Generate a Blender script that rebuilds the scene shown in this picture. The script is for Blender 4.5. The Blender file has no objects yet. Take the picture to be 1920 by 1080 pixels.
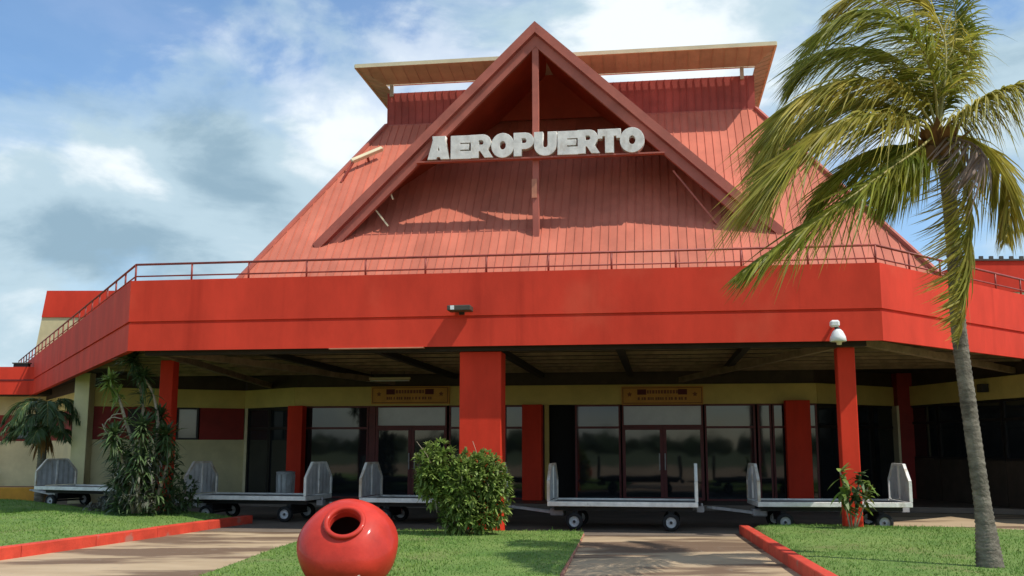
import bpy, bmesh, math, random
import numpy as np
from mathutils import Vector, Matrix
random.seed(7); rng = np.random.default_rng(7)
R = math.radians
sc = bpy.context.scene
COL = sc.collection

# ------------------------------------------------------------------ camera
F_PX, HOR, CAM_H = 1900.0, 836.0, 1.6          # focal length and horizon line of the 1920 px photograph
PITCH = math.atan((HOR - 540) / F_PX)
cam_d = bpy.data.cameras.new('camera')
cam = bpy.data.objects.new('camera', cam_d); COL.objects.link(cam)
cam.location = (0, 0, CAM_H); cam.rotation_euler = (math.pi/2 + PITCH, 0, 0)
cam_d.sensor_width = 36.0; cam_d.lens = F_PX / 1920 * 36.0
cam_d.clip_start = 0.1; cam_d.clip_end = 3000
sc.camera = cam

# the plan of the building: front fascia runs from corner FA to corner FB
fw = np.array([0, math.cos(PITCH), math.sin(PITCH)]); upv = np.array([0, -math.sin(PITCH), math.cos(PITCH)])
CP = np.array([0, 0, CAM_H])
def ray(x, y): return np.array([1., 0, 0])*(x-960)/F_PX + upv*(540-y)/F_PX + fw
def atz(x, y, z): d = ray(x, y); return CP + d*((z-CAM_H)/d[2])
def atY(x, y, Y): d = ray(x, y); return CP + d*(Y/d[1])
ZB, ZT = 3.45, 4.85
FA, FB = atz(238, 658, ZB), atz(1657, 638, ZB)
U = FB-FA; U[2] = 0; LEN = np.linalg.norm(U); U /= LEN
V = np.array([-U[1], U[0], 0.])
O = (FA+FB)/2; O[2] = 0
Z = np.array([0, 0, 1.])
def W(a, b, z): return O + U*a + V*b + Z*z
def loc(P): q = np.array(P)-O; return np.array([q@U, q@V, P[2]])
def LP(x, y, v):
    d = ray(x, y); return loc(CP + d*(((O+V*v-CP)@V)/(d@V)))
HL = LEN/2

# ------------------------------------------------------------------ world, sun, exposure
SF, SR, SU = 0.23, 0.64, 1.0                     # sun direction along building front / right / up
sdir = -V*SF + U*SR + Z*SU; sdir /= np.linalg.norm(sdir)
SUN_EL = math.asin(sdir[2]); SUN_AZ = math.atan2(sdir[0], sdir[1])
world = bpy.data.worlds.new('World'); sc.world = world; world.use_nodes = True
def build_world():
    nt = world.node_tree; n = nt.nodes; l = nt.links; n.clear()
    out = n.new('ShaderNodeOutputWorld')
    sky = n.new('ShaderNodeTexSky'); sky.sky_type = 'NISHITA'; sky.sun_disc = False
    sky.sun_elevation = SUN_EL; sky.sun_rotation = SUN_AZ; sky.air_density = 1.0; sky.dust_density = 0.25; sky.ozone_density = 3.0
    hs = n.new('ShaderNodeHueSaturation'); hs.inputs['Saturation'].default_value = 1.12; l.new(sky.outputs[0], hs.inputs['Color'])
    b1 = n.new('ShaderNodeBackground'); b1.inputs[1].default_value = SKY_K
    l.new(hs.outputs[0], b1.inputs[0])
    tc = n.new('ShaderNodeTexCoord')
    def math_(op, a, b=None, clamp=False):
        m = n.new('ShaderNodeMath'); m.operation = op; m.use_clamp = clamp
        for i, q in enumerate((a, b)):
            if q is None: continue
            if isinstance(q, (int, float)): m.inputs[i].default_value = q
            else: l.new(q, m.inputs[i])
        return m.outputs[0]
    def noise(scale, detail, rough, off, dist=0.0, sz=1.7):
        mp = n.new('ShaderNodeMapping'); mp.inputs['Location'].default_value = off; mp.inputs['Scale'].default_value = (1, 1, sz)
        l.new(tc.outputs['Generated'], mp.inputs[0])
        t = n.new('ShaderNodeTexNoise'); t.inputs['Scale'].default_value = scale; t.inputs['Detail'].default_value = detail
        t.inputs['Roughness'].default_value = rough; t.inputs['Distortion'].default_value = dist
        l.new(mp.outputs[0], t.inputs['Vector']); return t.outputs['Fac']
    def ramp(fac, stops):
        r = n.new('ShaderNodeValToRGB'); l.new(fac, r.inputs[0]); e = r.color_ramp.elements
        r.color_ramp.interpolation = 'EASE'
        for i, (p, c) in enumerate(stops):
            el = e[i] if i < 2 else e.new(p)
            el.position = p; el.color = (*c, 1)
        return r.outputs[0]
    def bank(px, py, rad, amt):      # a cloud bank (or a clear gap) in one direction of the sky
        d = ray(px, py); d = d/np.linalg.norm(d)
        v = n.new('ShaderNodeVectorMath'); v.operation = 'DISTANCE'; l.new(tc.outputs['Generated'], v.inputs[0]); v.inputs[1].default_value = tuple(d)
        mr = n.new('ShaderNodeMapRange'); mr.interpolation_type = 'SMOOTHERSTEP'; l.new(v.outputs['Value'], mr.inputs[0])
        mr.inputs[1].default_value = 0; mr.inputs[2].default_value = rad; mr.inputs[3].default_value = amt; mr.inputs[4].default_value = 0
        return mr.outputs[0]
    den = math_('ADD', noise(4.2, 8, 0.54, (0.7, 0.2, 0.4), 0.3), math_('MULTIPLY', math_('SUBTRACT', noise(11.0, 6, 0.55, (2.2, 5.1, 0.9), 0.4), 0.5), 0.30))
    for b in ((580, 260, .24, .16), (230, 330, .20, .18), (480, 420, .16, .14), (330, 220, .12, .08), (1250, 40, .22, .12), (800, 60, .10, .06), (1870, 200, .16, .12), (120, 70, .22, -.14), (640, 20, .17, -.15), (1820, 40, .12, -.05), (90, 560, .20, .06)):
        den = math_('ADD', den, bank(*b))
    cov = ramp(den, [(0.40, (.12, .12, .12)), (0.53, (.60, .60, .60)), (0.66, (.97, .97, .97))])
    sh = math_('ADD', noise(4.6, 8, 0.56, (3.1, 1.4, 2.2), 0.3, 2.2), math_('MULTIPLY', math_('SUBTRACT', noise(12.0, 6, 0.55, (7.2, 1.1, 4.9), 0.4), 0.5), 0.25))
    for b in ((360, 255, .13, -.09), (190, 450, .09, -.12), (470, 400, .20, -.06), (600, 210, .15, .12), (220, 300, .11, .12), (1250, 130, .3, .05), (1300, 90, .22, .16), (1860, 180, .15, .08), (800, 90, .1, .1)):
        sh = math_('ADD', sh, bank(*b))
    shade = ramp(sh, [(0.26, (0.23, 0.34, 0.42)), (0.48, (0.40, 0.52, 0.59)), (0.68, (0.73, 0.78, 0.80))])
    b2 = n.new('ShaderNodeBackground'); l.new(shade, b2.inputs[0]); b2.inputs[1].default_value = CLOUD_K
    mix = n.new('ShaderNodeMixShader'); l.new(cov, mix.inputs[0]); l.new(b1.outputs[0], mix.inputs[1]); l.new(b2.outputs[0], mix.inputs[2])
    l.new(mix.outputs[0], out.inputs[0])
SKY_K, CLOUD_K = 0.118, 0.90
build_world()
sun_d = bpy.data.lights.new('sun', 'SUN'); sun_d.energy = 2.75; sun_d.angle = R(0.5); sun_d.color = (1.0, 0.95, 0.87)
sun = bpy.data.objects.new('sun', sun_d); COL.objects.link(sun)
sun.rotation_euler = Vector(sdir).to_track_quat('Z', 'Y').to_euler(); sun.location = Vector(sdir)*60
sc.view_settings.view_transform = 'Standard'; sc.view_settings.look = 'None'
sc.view_settings.exposure = 0.6; sc.view_settings.gamma = 1.0; sc.view_settings.use_curve_mapping = False
sc.render.engine = 'CYCLES'; sc.cycles.use_denoising = True; sc.cycles.max_bounces = 8; sc.cycles.diffuse_bounces = 4
sc.cycles.transparent_max_bounces = 8; sc.cycles.caustics_reflective = False; sc.cycles.caustics_refractive = False

# ------------------------------------------------------------------ materials
def mat(name, col, rough=0.7, var=0.12, scale=1.5, bump=0.0, bscale=40, spec=0.4, metal=0.0, stretch=(1, 1, 1), col2=None, translucent=0.0, detail=6, island=0.0, coat=0.0, objrand=0.0):
    m = bpy.data.materials.new(name); m.use_nodes = True
    nt = m.node_tree; n = nt.nodes; l = nt.links
    b = n['Principled BSDF']; b.inputs['Roughness'].default_value = rough; b.inputs['Metallic'].default_value = metal
    b.inputs['Specular IOR Level'].default_value = spec; b.inputs['Coat Weight'].default_value = coat; b.inputs['Coat Roughness'].default_value = 0.12
    geo = n.new('ShaderNodeNewGeometry'); mp = n.new('ShaderNodeMapping'); mp.inputs['Scale'].default_value = stretch
    l.new(geo.outputs['Position'], mp.inputs[0])
    t = n.new('ShaderNodeTexNoise'); t.inputs['Scale'].default_value = scale; t.inputs['Detail'].default_value = detail; t.inputs['Roughness'].default_value = 0.62
    l.new(mp.outputs[0], t.inputs['Vector'])
    r = n.new('ShaderNodeValToRGB'); l.new(t.outputs['Fac'], r.inputs[0])
    c2 = col2 if col2 else tuple(min(1, c*(1+var)) for c in col)
    c1 = tuple(c*(1-var) for c in col) if not col2 else col
    r.color_ramp.elements[0].position = 0.33; r.color_ramp.elements[1].position = 0.67
    r.color_ramp.elements[0].color = (*c1, 1); r.color_ramp.elements[1].color = (*c2, 1)
    csock = r.outputs[0]
    if island > 0:
        hs = n.new('ShaderNodeHueSaturation'); l.new(csock, hs.inputs['Color'])
        mr = n.new('ShaderNodeMapRange'); l.new(geo.outputs['Random Per Island'], mr.inputs[0])
        mr.inputs[3].default_value = 1-island; mr.inputs[4].default_value = 1+island
        l.new(mr.outputs[0], hs.inputs['Value']); csock = hs.outputs[0]
    if objrand > 0:      # sheets and boards differ a little in tone, as painted and replaced at different times
        oi = n.new('ShaderNodeObjectInfo'); hs = n.new('ShaderNodeHueSaturation'); l.new(csock, hs.inputs['Color'])
        mr = n.new('ShaderNodeMapRange'); l.new(oi.outputs['Random'], mr.inputs[0]); mr.inputs[3].default_value = 1-objrand; mr.inputs[4].default_value = 1+objrand
        l.new(mr.outputs[0], hs.inputs['Value']); csock = hs.outputs[0]
    l.new(csock, b.inputs['Base Color'])
    if bump > 0:
        t2 = n.new('ShaderNodeTexNoise'); t2.inputs['Scale'].default_value = bscale; t2.inputs['Detail'].default_value = 4
        l.new(geo.outputs['Position'], t2.inputs['Vector'])
        bp = n.new('ShaderNodeBump'); bp.inputs['Strength'].default_value = bump; bp.inputs['Distance'].default_value = 0.02
        l.new(t2.outputs['Fac'], bp.inputs['Height']); l.new(bp.outputs[0], b.inputs['Normal'])
    if translucent > 0:
        tr = n.new('ShaderNodeBsdfTranslucent'); l.new(csock, tr.inputs[0])
        mx = n.new('ShaderNodeMixShader'); mx.inputs[0].default_value = translucent
        l.new(b.outputs[0], mx.inputs[1]); l.new(tr.outputs[0], mx.inputs[2]); l.new(mx.outputs[0], n['Material Output'].inputs[0])
    return m
def add_stains(m, col, stretch, scale, lo, hi, off=(0, 0, 0), amount=0.75):
    n = m.node_tree.nodes; l = m.node_tree.links; b = n['Principled BSDF']; src = b.inputs['Base Color'].links[0].from_socket
    geo = n.new('ShaderNodeNewGeometry'); mp = n.new('ShaderNodeMapping'); mp.inputs['Scale'].default_value = stretch; mp.inputs['Location'].default_value = off
    l.new(geo.outputs['Position'], mp.inputs[0])
    t = n.new('ShaderNodeTexNoise'); t.inputs['Scale'].default_value = scale; t.inputs['Detail'].default_value = 5; t.inputs['Roughness'].default_value = 0.55
    l.new(mp.outputs[0], t.inputs['Vector'])
    mr = n.new('ShaderNodeMapRange'); mr.interpolation_type = 'SMOOTHSTEP'; l.new(t.outputs['Fac'], mr.inputs[0])
    mr.inputs[1].default_value = lo; mr.inputs[2].default_value = hi; mr.inputs[3].default_value = 0; mr.inputs[4].default_value = amount
    mx = n.new('ShaderNodeMix'); mx.data_type = 'RGBA'; l.new(mr.outputs[0], mx.inputs['Factor']); l.new(src, mx.inputs['A']); mx.inputs['B'].default_value = (*col, 1)
    l.new(mx.outputs['Result'], b.inputs['Base Color'])
def glass_mat(name, tint=(0.012, 0.014, 0.016), rough=0.02):
    m = bpy.data.materials.new(name); m.use_nodes = True
    n = m.node_tree.nodes; l = m.node_tree.links; b = n['Principled BSDF']
    b.inputs['Base Color'].default_value = (*tint, 1); b.inputs['Roughness'].default_value = rough; b.inputs['IOR'].default_value = 1.6
    geo = n.new('ShaderNodeNewGeometry'); t = n.new('ShaderNodeTexNoise'); t.inputs['Scale'].default_value = 0.8
    l.new(geo.outputs['Position'], t.inputs['Vector'])
    bp = n.new('ShaderNodeBump'); bp.inputs['Strength'].default_value = 0.06; bp.inputs['Distance'].default_value = 0.05
    l.new(t.outputs['Fac'], bp.inputs['Height']); l.new(bp.outputs[0], b.inputs['Normal'])
    return m
M = dict(
 red=mat('red_paint', (0.66, 0.055, 0.029), 0.7, 0.14, 1.1, 0.07, 30, stretch=(1, 1, 0.45), spec=0.12),
 redcol=mat('red_column_paint', (0.67, 0.046, 0.021), 0.65, 0.14, 1.6, 0.08, 30, stretch=(1, 1, 0.4), spec=0.12),
 roof=mat('roof_paint', (0.56, 0.168, 0.106), 0.6, 0.14, 1.3, 0.12, 20, stretch=(1, 1, 0.5), spec=0.2, objrand=0.07),
 barge=mat('barge_paint', (0.44, 0.122, 0.082), 0.6, 0.15, 2.0, 0.1, 20),
 wallred=mat('clerestory_paint', (0.38, 0.082, 0.062), 0.65, 0.2, 1.6, 0.1, 20, spec=0.2, objrand=0.08),
 gablein=mat('gable_shaded_paint', (0.42, 0.070, 0.032), 0.7, 0.18, 1.2),  # same red paint with the shade under the gable put into its colour
 soffit=mat('soffit_boards', (0.50, 0.41, 0.30), 0.75, 0.14, 2.5, 0.1, 25, objrand=0.08),
 cream=mat('cream_paint', (0.66, 0.57, 0.32), 0.7, 0.12, 1.4, 0.15, 30),
 creamtrim=mat('cream_trim', (0.72, 0.62, 0.40), 0.6, 0.1, 2),
 header=mat('yellow_header_paint', (0.64, 0.50, 0.16), 0.7, 0.12, 1.2),
 translucent=mat('translucent_sheet', (0.86, 0.87, 0.86), 0.4, 0.05, 3, translucent=0.45),
 rail=mat('railing_paint', (0.30, 0.055, 0.038), 0.5, 0.25, 6),
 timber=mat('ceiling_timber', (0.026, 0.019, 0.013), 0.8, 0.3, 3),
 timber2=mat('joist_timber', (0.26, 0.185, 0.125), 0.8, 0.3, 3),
 frame=mat('dark_red_frame', (0.13, 0.016, 0.016), 0.45, 0.2, 4),
 darkframe=mat('dark_frame', (0.016, 0.014, 0.014), 0.4, 0.2, 4),
 darkred=mat('dark_red_panel', (0.26, 0.018, 0.014), 0.6, 0.2, 2),
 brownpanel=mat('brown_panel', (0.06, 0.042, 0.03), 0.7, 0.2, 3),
 glass=glass_mat('dark_glass', (0.014, 0.017, 0.021), 0.04),
 paleglass=mat('pale_transom_glass', (0.34, 0.32, 0.33), 0.12, 0.08, 2, spec=0.6),
 blueglass=mat('window_glass', (0.13, 0.15, 0.17), 0.08, 0.15, 1, spec=0.6),
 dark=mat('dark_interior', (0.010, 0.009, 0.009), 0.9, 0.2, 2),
 white=mat('white_paint', (0.82, 0.79, 0.73), 0.5, 0.16, 5, 0.1, 40, objrand=0.10),
 letter=mat('letter_paint', (0.76, 0.72, 0.65), 0.6, 0.16, 6, 0.15, 30),
 whiterust=mat('worn_white_paint', (0.82, 0.79, 0.73), 0.55, 0.1, 3, 0.1, 40, col2=(0.45, 0.33, 0.22)),
 sheet=mat('grey_sheet', (0.56, 0.56, 0.55), 0.5, 0.16, 5, 0.1, 40, objrand=0.16),
 deck=mat('cart_deck', (0.32, 0.30, 0.27), 0.7, 0.25, 4, 0.1, 30),
 steel=mat('dark_steel', (0.020, 0.019, 0.020), 0.6, 0.3, 6),
 palesteel=mat('pale_steel', (0.42, 0.40, 0.40), 0.5, 0.2, 8),
 rubber=mat('rubber', (0.012, 0.012, 0.012), 0.8, 0.2, 8),
 hub=mat('hub_paint', (0.50, 0.50, 0.50), 0.5, 0.2, 10),
 clay=mat('red_clay_paint', (0.54, 0.036, 0.020), 0.55, 0.20, 2.6, 0.16, 14, spec=0.2, coat=0.26),
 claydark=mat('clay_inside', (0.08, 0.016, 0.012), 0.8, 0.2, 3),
 concrete=mat('concrete', (0.37, 0.265, 0.155), 0.85, 0.24, 0.8, 0.3, 60, col2=(0.50, 0.375, 0.235), stretch=(0.6, 1.6, 1)),
 road=mat('road_shaded_concrete', (0.17, 0.130, 0.096), 0.85, 0.25, 0.9, 0.3, 60),  # brownish concrete, darkened to carry the shade under the canopy
 apron=mat('apron_concrete', (0.33, 0.27, 0.20), 0.85, 0.2, 0.7, 0.3, 50),
 floor=mat('porch_floor', (0.16, 0.12, 0.09), 0.5, 0.2, 1.0),
 earth=mat('outer_ground', (0.10, 0.13, 0.05), 0.9, 0.3, 0.05),
 turf=mat('turf', (0.095, 0.180, 0.032), 0.95, 0.3, 1.3, 0.4, 60, col2=(0.18, 0.25, 0.06)),
 grass=mat('grass_blades', (0.105, 0.225, 0.032), 0.7, 0.2, 0.9, col2=(0.225, 0.325, 0.065), translucent=0.25, island=0.35),
 kerb=mat('red_kerb_paint', (0.60, 0.062, 0.032), 0.6, 0.18, 3, 0.3, 30),
 wornkerb=mat('worn_red_kerb', (0.42, 0.12, 0.075), 0.8, 0.3, 4, 0.3, 30, col2=(0.40, 0.26, 0.18)),
 yellow=mat('yellow_kerb_paint', (0.55, 0.25, 0.02), 0.6, 0.2, 2),
 trunk=mat('palm_trunk', (0.25, 0.215, 0.165), 0.9, 0.3, 7, 0.9, 30, stretch=(0.7, 0.7, 2.0), col2=(0.075, 0.062, 0.045)),
 stem=mat('pale_stem', (0.36, 0.29, 0.20), 0.85, 0.25, 10, 0.4, 40),
 frond=mat('palm_green', (0.155, 0.200, 0.026), 0.45, 0.2, 2.0, col2=(0.34, 0.32, 0.05), translucent=0.42, island=0.38, spec=0.22),
 frondy=mat('palm_yellow_green', (0.26, 0.27, 0.038), 0.45, 0.2, 2.0, col2=(0.52, 0.42, 0.09), translucent=0.42, island=0.38, spec=0.22),
 frondd=mat('palm_dry', (0.25, 0.165, 0.12), 0.7, 0.2, 3.0, col2=(0.36, 0.27, 0.22), translucent=0.2, island=0.3),
 rachis=mat('palm_rachis', (0.34, 0.29, 0.08), 0.5, 0.2, 4),
 husk=mat('palm_husk', (0.20, 0.10, 0.035), 0.8, 0.3, 8),
 bush=mat('bush_leaf', (0.13, 0.22, 0.035), 0.5, 0.2, 3.0, col2=(0.30, 0.37, 0.10), translucent=0.36, island=0.45),
 darkleaf=mat('dark_leaf', (0.040, 0.085, 0.026), 0.5, 0.2, 3.0, col2=(0.105, 0.155, 0.055), translucent=0.22, island=0.45),
 greyleaf=mat('grey_leaf', (0.10, 0.115, 0.075), 0.6, 0.2, 3.0, col2=(0.20, 0.185, 0.14), translucent=0.2, island=0.4),
 orange=mat('dry_orange_leaf', (0.24, 0.12, 0.03), 0.7, 0.2, 3.0, translucent=0.2, island=0.4),
 signb=mat('sign_board', (0.62, 0.30, 0.06), 0.6, 0.1, 3),
 signd=mat('sign_dark_red', (0.10, 0.010, 0.010), 0.6, 0.1, 3),
 signm=mat('sign_brown', (0.22, 0.075, 0.030), 0.6, 0.1, 3),
 lampw=mat('lamp_white', (0.80, 0.81, 0.80), 0.35, 0.05, 5),
 lampd=mat('lamp_dark', (0.07, 0.06, 0.045), 0.5, 0.2, 8),
 rust=mat('bare_worn_patch', (0.55, 0.22, 0.13), 0.7, 0.15, 5),
)

add_stains(M['concrete'], (0.120, 0.068, 0.040), (0.42, 1.5, 1), 0.55, 0.50, 0.58, (3.3, 1.2, 0), 0.85)
add_stains(M['red'], (0.42, 0.030, 0.016), (1.8, 1.8, 0.12), 1.3, 0.54, 0.76, (0, 0, 0), 0.5)
add_stains(M['red'], (0.74, 0.115, 0.062), (0.7, 0.7, 0.5), 0.8, 0.56, 0.72, (7, 3, 1), 0.45)
add_stains(M['white'], (0.42, 0.34, 0.25), (1, 1, 1), 2.6, 0.60, 0.72, (7, 3, 1), 0.75)
add_stains(M['sheet'], (0.34, 0.25, 0.17), (1, 1, .4), 3.0, 0.58, 0.72, (2, 3, 1), 0.6)
add_stains(M['kerb'], (0.34, 0.20, 0.15), (1, 1, 1), 2.2, 0.60, 0.70, (1, 3, 1), 0.7)
add_stains(M['concrete'], (0.30, 0.25, 0.19), (1, 1, 1), 5.0, 0.60, 0.70, (1, 3, 0), 0.45)
add_stains(M['letter'], (0.50, 0.42, 0.33), (1, 1, .5), 5.0, 0.56, 0.72, (3, 0, 0), 0.5)
add_stains(M['redcol'], (0.36, 0.030, 0.014), (2.2, 2.2, 0.3), 1.4, 0.55, 0.80, (4, 0, 0), 0.5)
add_stains(M['roof'], (0.66, 0.24, 0.15), (1.0, 1.0, 0.5), 0.6, 0.52, 0.75, (1, 0, 0), 0.5)
add_stains(M['trunk'], (0.060, 0.070, 0.035), (1, 1, 1), 1.6, 0.52, 0.68, (0, 0, 0), 0.6)
add_stains(M['turf'], (0.20, 0.19, 0.07), (1, 1, 1), 0.7, 0.55, 0.72, (2, 5, 0), 0.7)
# ------------------------------------------------------------------ object helpers
def link(o, parent=None):
    COL.objects.link(o)
    if parent is not None: o.parent = parent
    return o
def tag(o, label=None, cat=None, group=None, kind=None):
    if label: o['label'] = label
    if cat: o['category'] = cat
    if group: o['group'] = group
    if kind: o['kind'] = kind
    return o
def empty(name, at=(0, 0, 0), rz=0.0, **k):
    o = bpy.data.objects.new(name, None); o.empty_display_size = 0.2
    o.location = Vector(at); o.rotation_euler = (0, 0, rz); link(o); tag(o, **k); return o
class MB:
    """collects faces in the parent's own coordinates"""
    def __init__(s): s.v = []; s.f = []; s.m = []; s.smooth = []; s.mi = 0; s.sm = False
    def face(s, pts):
        i = len(s.v); s.v += [tuple(float(c) for c in p) for p in pts]; s.f.append(list(range(i, i+len(pts)))); s.m.append(s.mi); s.smooth.append(s.sm)
    def mesh(s, vs, fs):
        i = len(s.v); s.v += [tuple(float(c) for c in p) for p in vs]
        for f in fs: s.f.append([i+k for k in f]); s.m.append(s.mi); s.smooth.append(s.sm)
    def hexa(s, p):   # 8 corners: bottom ring 0-3, top ring 4-7
        s.mesh(p, [(3, 2, 1, 0), (4, 5, 6, 7), (0, 1, 5, 4), (1, 2, 6, 5), (2, 3, 7, 6), (3, 0, 4, 7)])
    def box(s, x0, x1, y0, y1, z0, z1):
        s.hexa([(x0, y0, z0), (x1, y0, z0), (x1, y1, z0), (x0, y1, z0), (x0, y0, z1), (x1, y0, z1), (x1, y1, z1), (x0, y1, z1)])
    def lbox(s, a0, a1, b0, b1, z0, z1):   # box in building coordinates
        s.hexa([W(a0, b0, z0), W(a1, b0, z0), W(a1, b1, z0), W(a0, b1, z0), W(a0, b0, z1), W(a1, b0, z1), W(a1, b1, z1), W(a0, b1, z1)])
    def wall(s, p, q, t, z0, z1, off=0.0):  # vertical slab from p to q (xy), thickness t to the left of travel
        p = np.array(p[:2], float); q = np.array(q[:2], float); d = (q-p)/np.linalg.norm(q-p); nrm = np.array([-d[1], d[0]])
        a, b = p+nrm*off, q+nrm*off; c, e = b+nrm*t, a+nrm*t
        s.hexa([(*a, z0), (*b, z0), (*c, z0), (*e, z0), (*a, z1), (*b, z1), (*c, z1), (*e, z1)])
    def bar(s, p, q, w, h, upd=(0, 0, 1)):  # rectangular bar p->q
        p = np.array(p, float); q = np.array(q, float); d = q-p; d /= np.linalg.norm(d)
        a = np.cross(d, upd); a /= np.linalg.norm(a); b = np.cross(a, d)
        s.hexa([p-a*w/2-b*h/2, p+a*w/2-b*h/2, q+a*w/2-b*h/2, q-a*w/2-b*h/2, p-a*w/2+b*h/2, p+a*w/2+b*h/2, q+a*w/2+b*h/2, q-a*w/2+b*h/2])
    def tube(s, pts, radii, n=8, cap=True):
        pts = [np.array(p, float) for p in pts]
        if isinstance(radii, (int, float)): radii = [radii]*len(pts)
        rings = []; ref = np.array([0.31, 0.2, 0.93])
        for i, p in enumerate(pts):
            t = pts[min(i+1, len(pts)-1)]-pts[max(i-1, 0)]; t = t/(np.linalg.norm(t)+1e-9)
            a = np.cross(t, ref)
            if np.linalg.norm(a) < 1e-3: a = np.cross(t, (1, 0, 0))
            a /= np.linalg.norm(a); b = np.cross(t, a)
            rings.append([p+radii[i]*(a*math.cos(2*math.pi*k/n)+b*math.sin(2*math.pi*k/n)) for k in range(n)])
        vs = [q for r in rings for q in r]; fs = []
        for i in range(len(pts)-1):
            for k in range(n): fs.append((i*n+k, i*n+(k+1) % n, (i+1)*n+(k+1) % n, (i+1)*n+k))
        if cap: fs += [tuple(range(n-1, -1, -1)), tuple((len(pts)-1)*n+k for k in range(n))]
        old = s.sm; s.sm = True; s.mesh(vs, fs); s.sm = old
    def lathe(s, prof, n=24, origin=(0, 0, 0), axis=(0, 0, 1)):   # prof: (r, h)
        ax = Vector(axis).normalized(); q = Vector((0, 0, 1)).rotation_difference(ax); o = Vector(origin)
        vs = [o + q @ Vector((r*math.cos(2*math.pi*k/n), r*math.sin(2*math.pi*k/n), h)) for r, h in prof for k in range(n)]
        fs = [(i*n+k, i*n+(k+1) % n, (i+1)*n+(k+1) % n, (i+1)*n+k) for i in range(len(prof)-1) for k in range(n)]
        old = s.sm; s.sm = True; s.mesh(vs, fs); s.sm = old
    def ext(s, poly, d):   # planar polygon pushed by vector d into a solid
        poly = [np.array(p, float) for p in poly]; d = np.array(d, float); n = len(poly)
        vs = poly + [p+d for p in poly]
        s.mesh(vs, [tuple(range(n)), tuple(range(2*n-1, n-1, -1))] + [(i, i+n, (i+1) % n+n, (i+1) % n) for i in range(n)])
    def build(s, name, mats, parent=None, bevel=0.0, recalc=True, **k):
        me = bpy.data.meshes.new(name); me.from_pydata(s.v, [], s.f)
        if not isinstance(mats, (list, tuple)): mats = [mats]
        for m in mats: me.materials.append(m)
        if len(mats) > 1: me.polygons.foreach_set('material_index', s.m)
        if any(s.smooth): me.polygons.foreach_set('use_smooth', s.smooth)
        if recalc and len(s.f) < 20000:
            bm = bmesh.new(); bm.from_mesh(me); bmesh.ops.recalc_face_normals(bm, faces=bm.faces)
            if bevel: bmesh.ops.bevel(bm, geom=list(bm.edges), offset=bevel, segments=1, affect='EDGES', profile=0.5)
            bm.to_mesh(me); bm.free()
        me.update()
        o = bpy.data.objects.new(name, me)
        if parent is not None and parent.type == 'EMPTY' and parent.get('abs'): pass
        link(o, parent); tag(o, **k); return o
def clip(poly, nrm, d):   # keep points with p.nrm >= d
    out = []
    for i in range(len(poly)):
        a, b = poly[i], poly[(i+1) % len(poly)]; da, db = a@nrm-d, b@nrm-d
        if da >= 0: out.append(a)
        if da*db < 0: out.append(a+(b-a)*(da/(da-db)))
    return out
def panelled(poly, e1, nrm, w, name, material, parent, thick=0.02, rib=0.016, ribh=0.018, start=None, gap=0.0):
    """splits a planar polygon into standing-seam strips across e1, each strip an object"""
    poly = [np.array(p, float) for p in poly]; e1 = np.array(e1, float); nrm = np.array(nrm, float)
    e2 = np.cross(nrm, e1)
    ts = [p@e1 for p in poly]; t0, t1 = min(ts), max(ts); n = max(1, round((t1-t0)/w)); w = (t1-t0)/n
    for k in range(n):
        a, b = t0+k*w, t0+(k+1)*w
        q = clip(clip(poly, e1, a+gap/2), -e1, -(b-gap/2))
        if len(q) < 3: continue
        mb = MB(); mb.ext(q, -nrm*thick)
        if rib > 0:
            q2 = clip(clip(poly, e1, a), -e1, -(a+rib))
            if len(q2) >= 3: mb.ext([p+nrm*0.001 for p in q2], nrm*ribh)
        mb.build(name, material, parent)
def copy_tree(o, parent=None):
    c = o.copy(); COL.objects.link(c); c.parent = parent if parent is not None else o.parent
    for ch in list(o.children): copy_tree(ch, c)
    return c

# ================================================================== SETTING
g = MB(); g.face([(-900, -900, -0.012), (900, -900, -0.012), (900, 1400, -0.012), (-900, 1400, -0.012)])
g.build('ground', M['earth'], kind='structure', label='flat green ground stretching to the horizon')
g = MB(); g.face([(-60, -25, -0.006), (60, -25, -0.006), (60, 70, -0.006), (-60, 70, -0.006)])
g.build('path', M['concrete'], kind='structure', label='sunlit tan concrete path running up to the terminal')
# the road the carts stand on follows the building front
CHR = loc(atz(1920, 672, ZB)); CHL = loc(atz(57, 741, ZB))
dR = CHR[:2]-np.array([HL, 0]); dR /= np.linalg.norm(dR)
dL = CHL[:2]-np.array([-HL, 0]); dL /= np.linalg.norm(dL)
g = MB()
edge = [(-HL-0.6-26*0.62, 26*0.8-0.1), (-HL-0.4, 0.05), (0, 0.05), (HL-0.2, 0.5), (HL+0.3, 1.6), (HL+2.2, 12)]
g.face([W(a, b, 0.0) for a, b in edge] + [W(HL+4, 24, 0), W(-HL-16, 24, 0)])
g.build('road', M['road'], kind='structure', label='service road under the canopy edge, coloured dark for the shade')
g = MB(); g.ext([W(*p, 0.006) for p in [(-7.6, 7.6), (8.2, 7.6), (10.6, 7.4), (13.5, 6.4), (13.5, 13), (-12, 13), (-10.4, 6.4)]], Z*0.13)
g.build('pavement', M['floor'], kind='structure', label='raised floor in front of the terminal doors')

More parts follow.
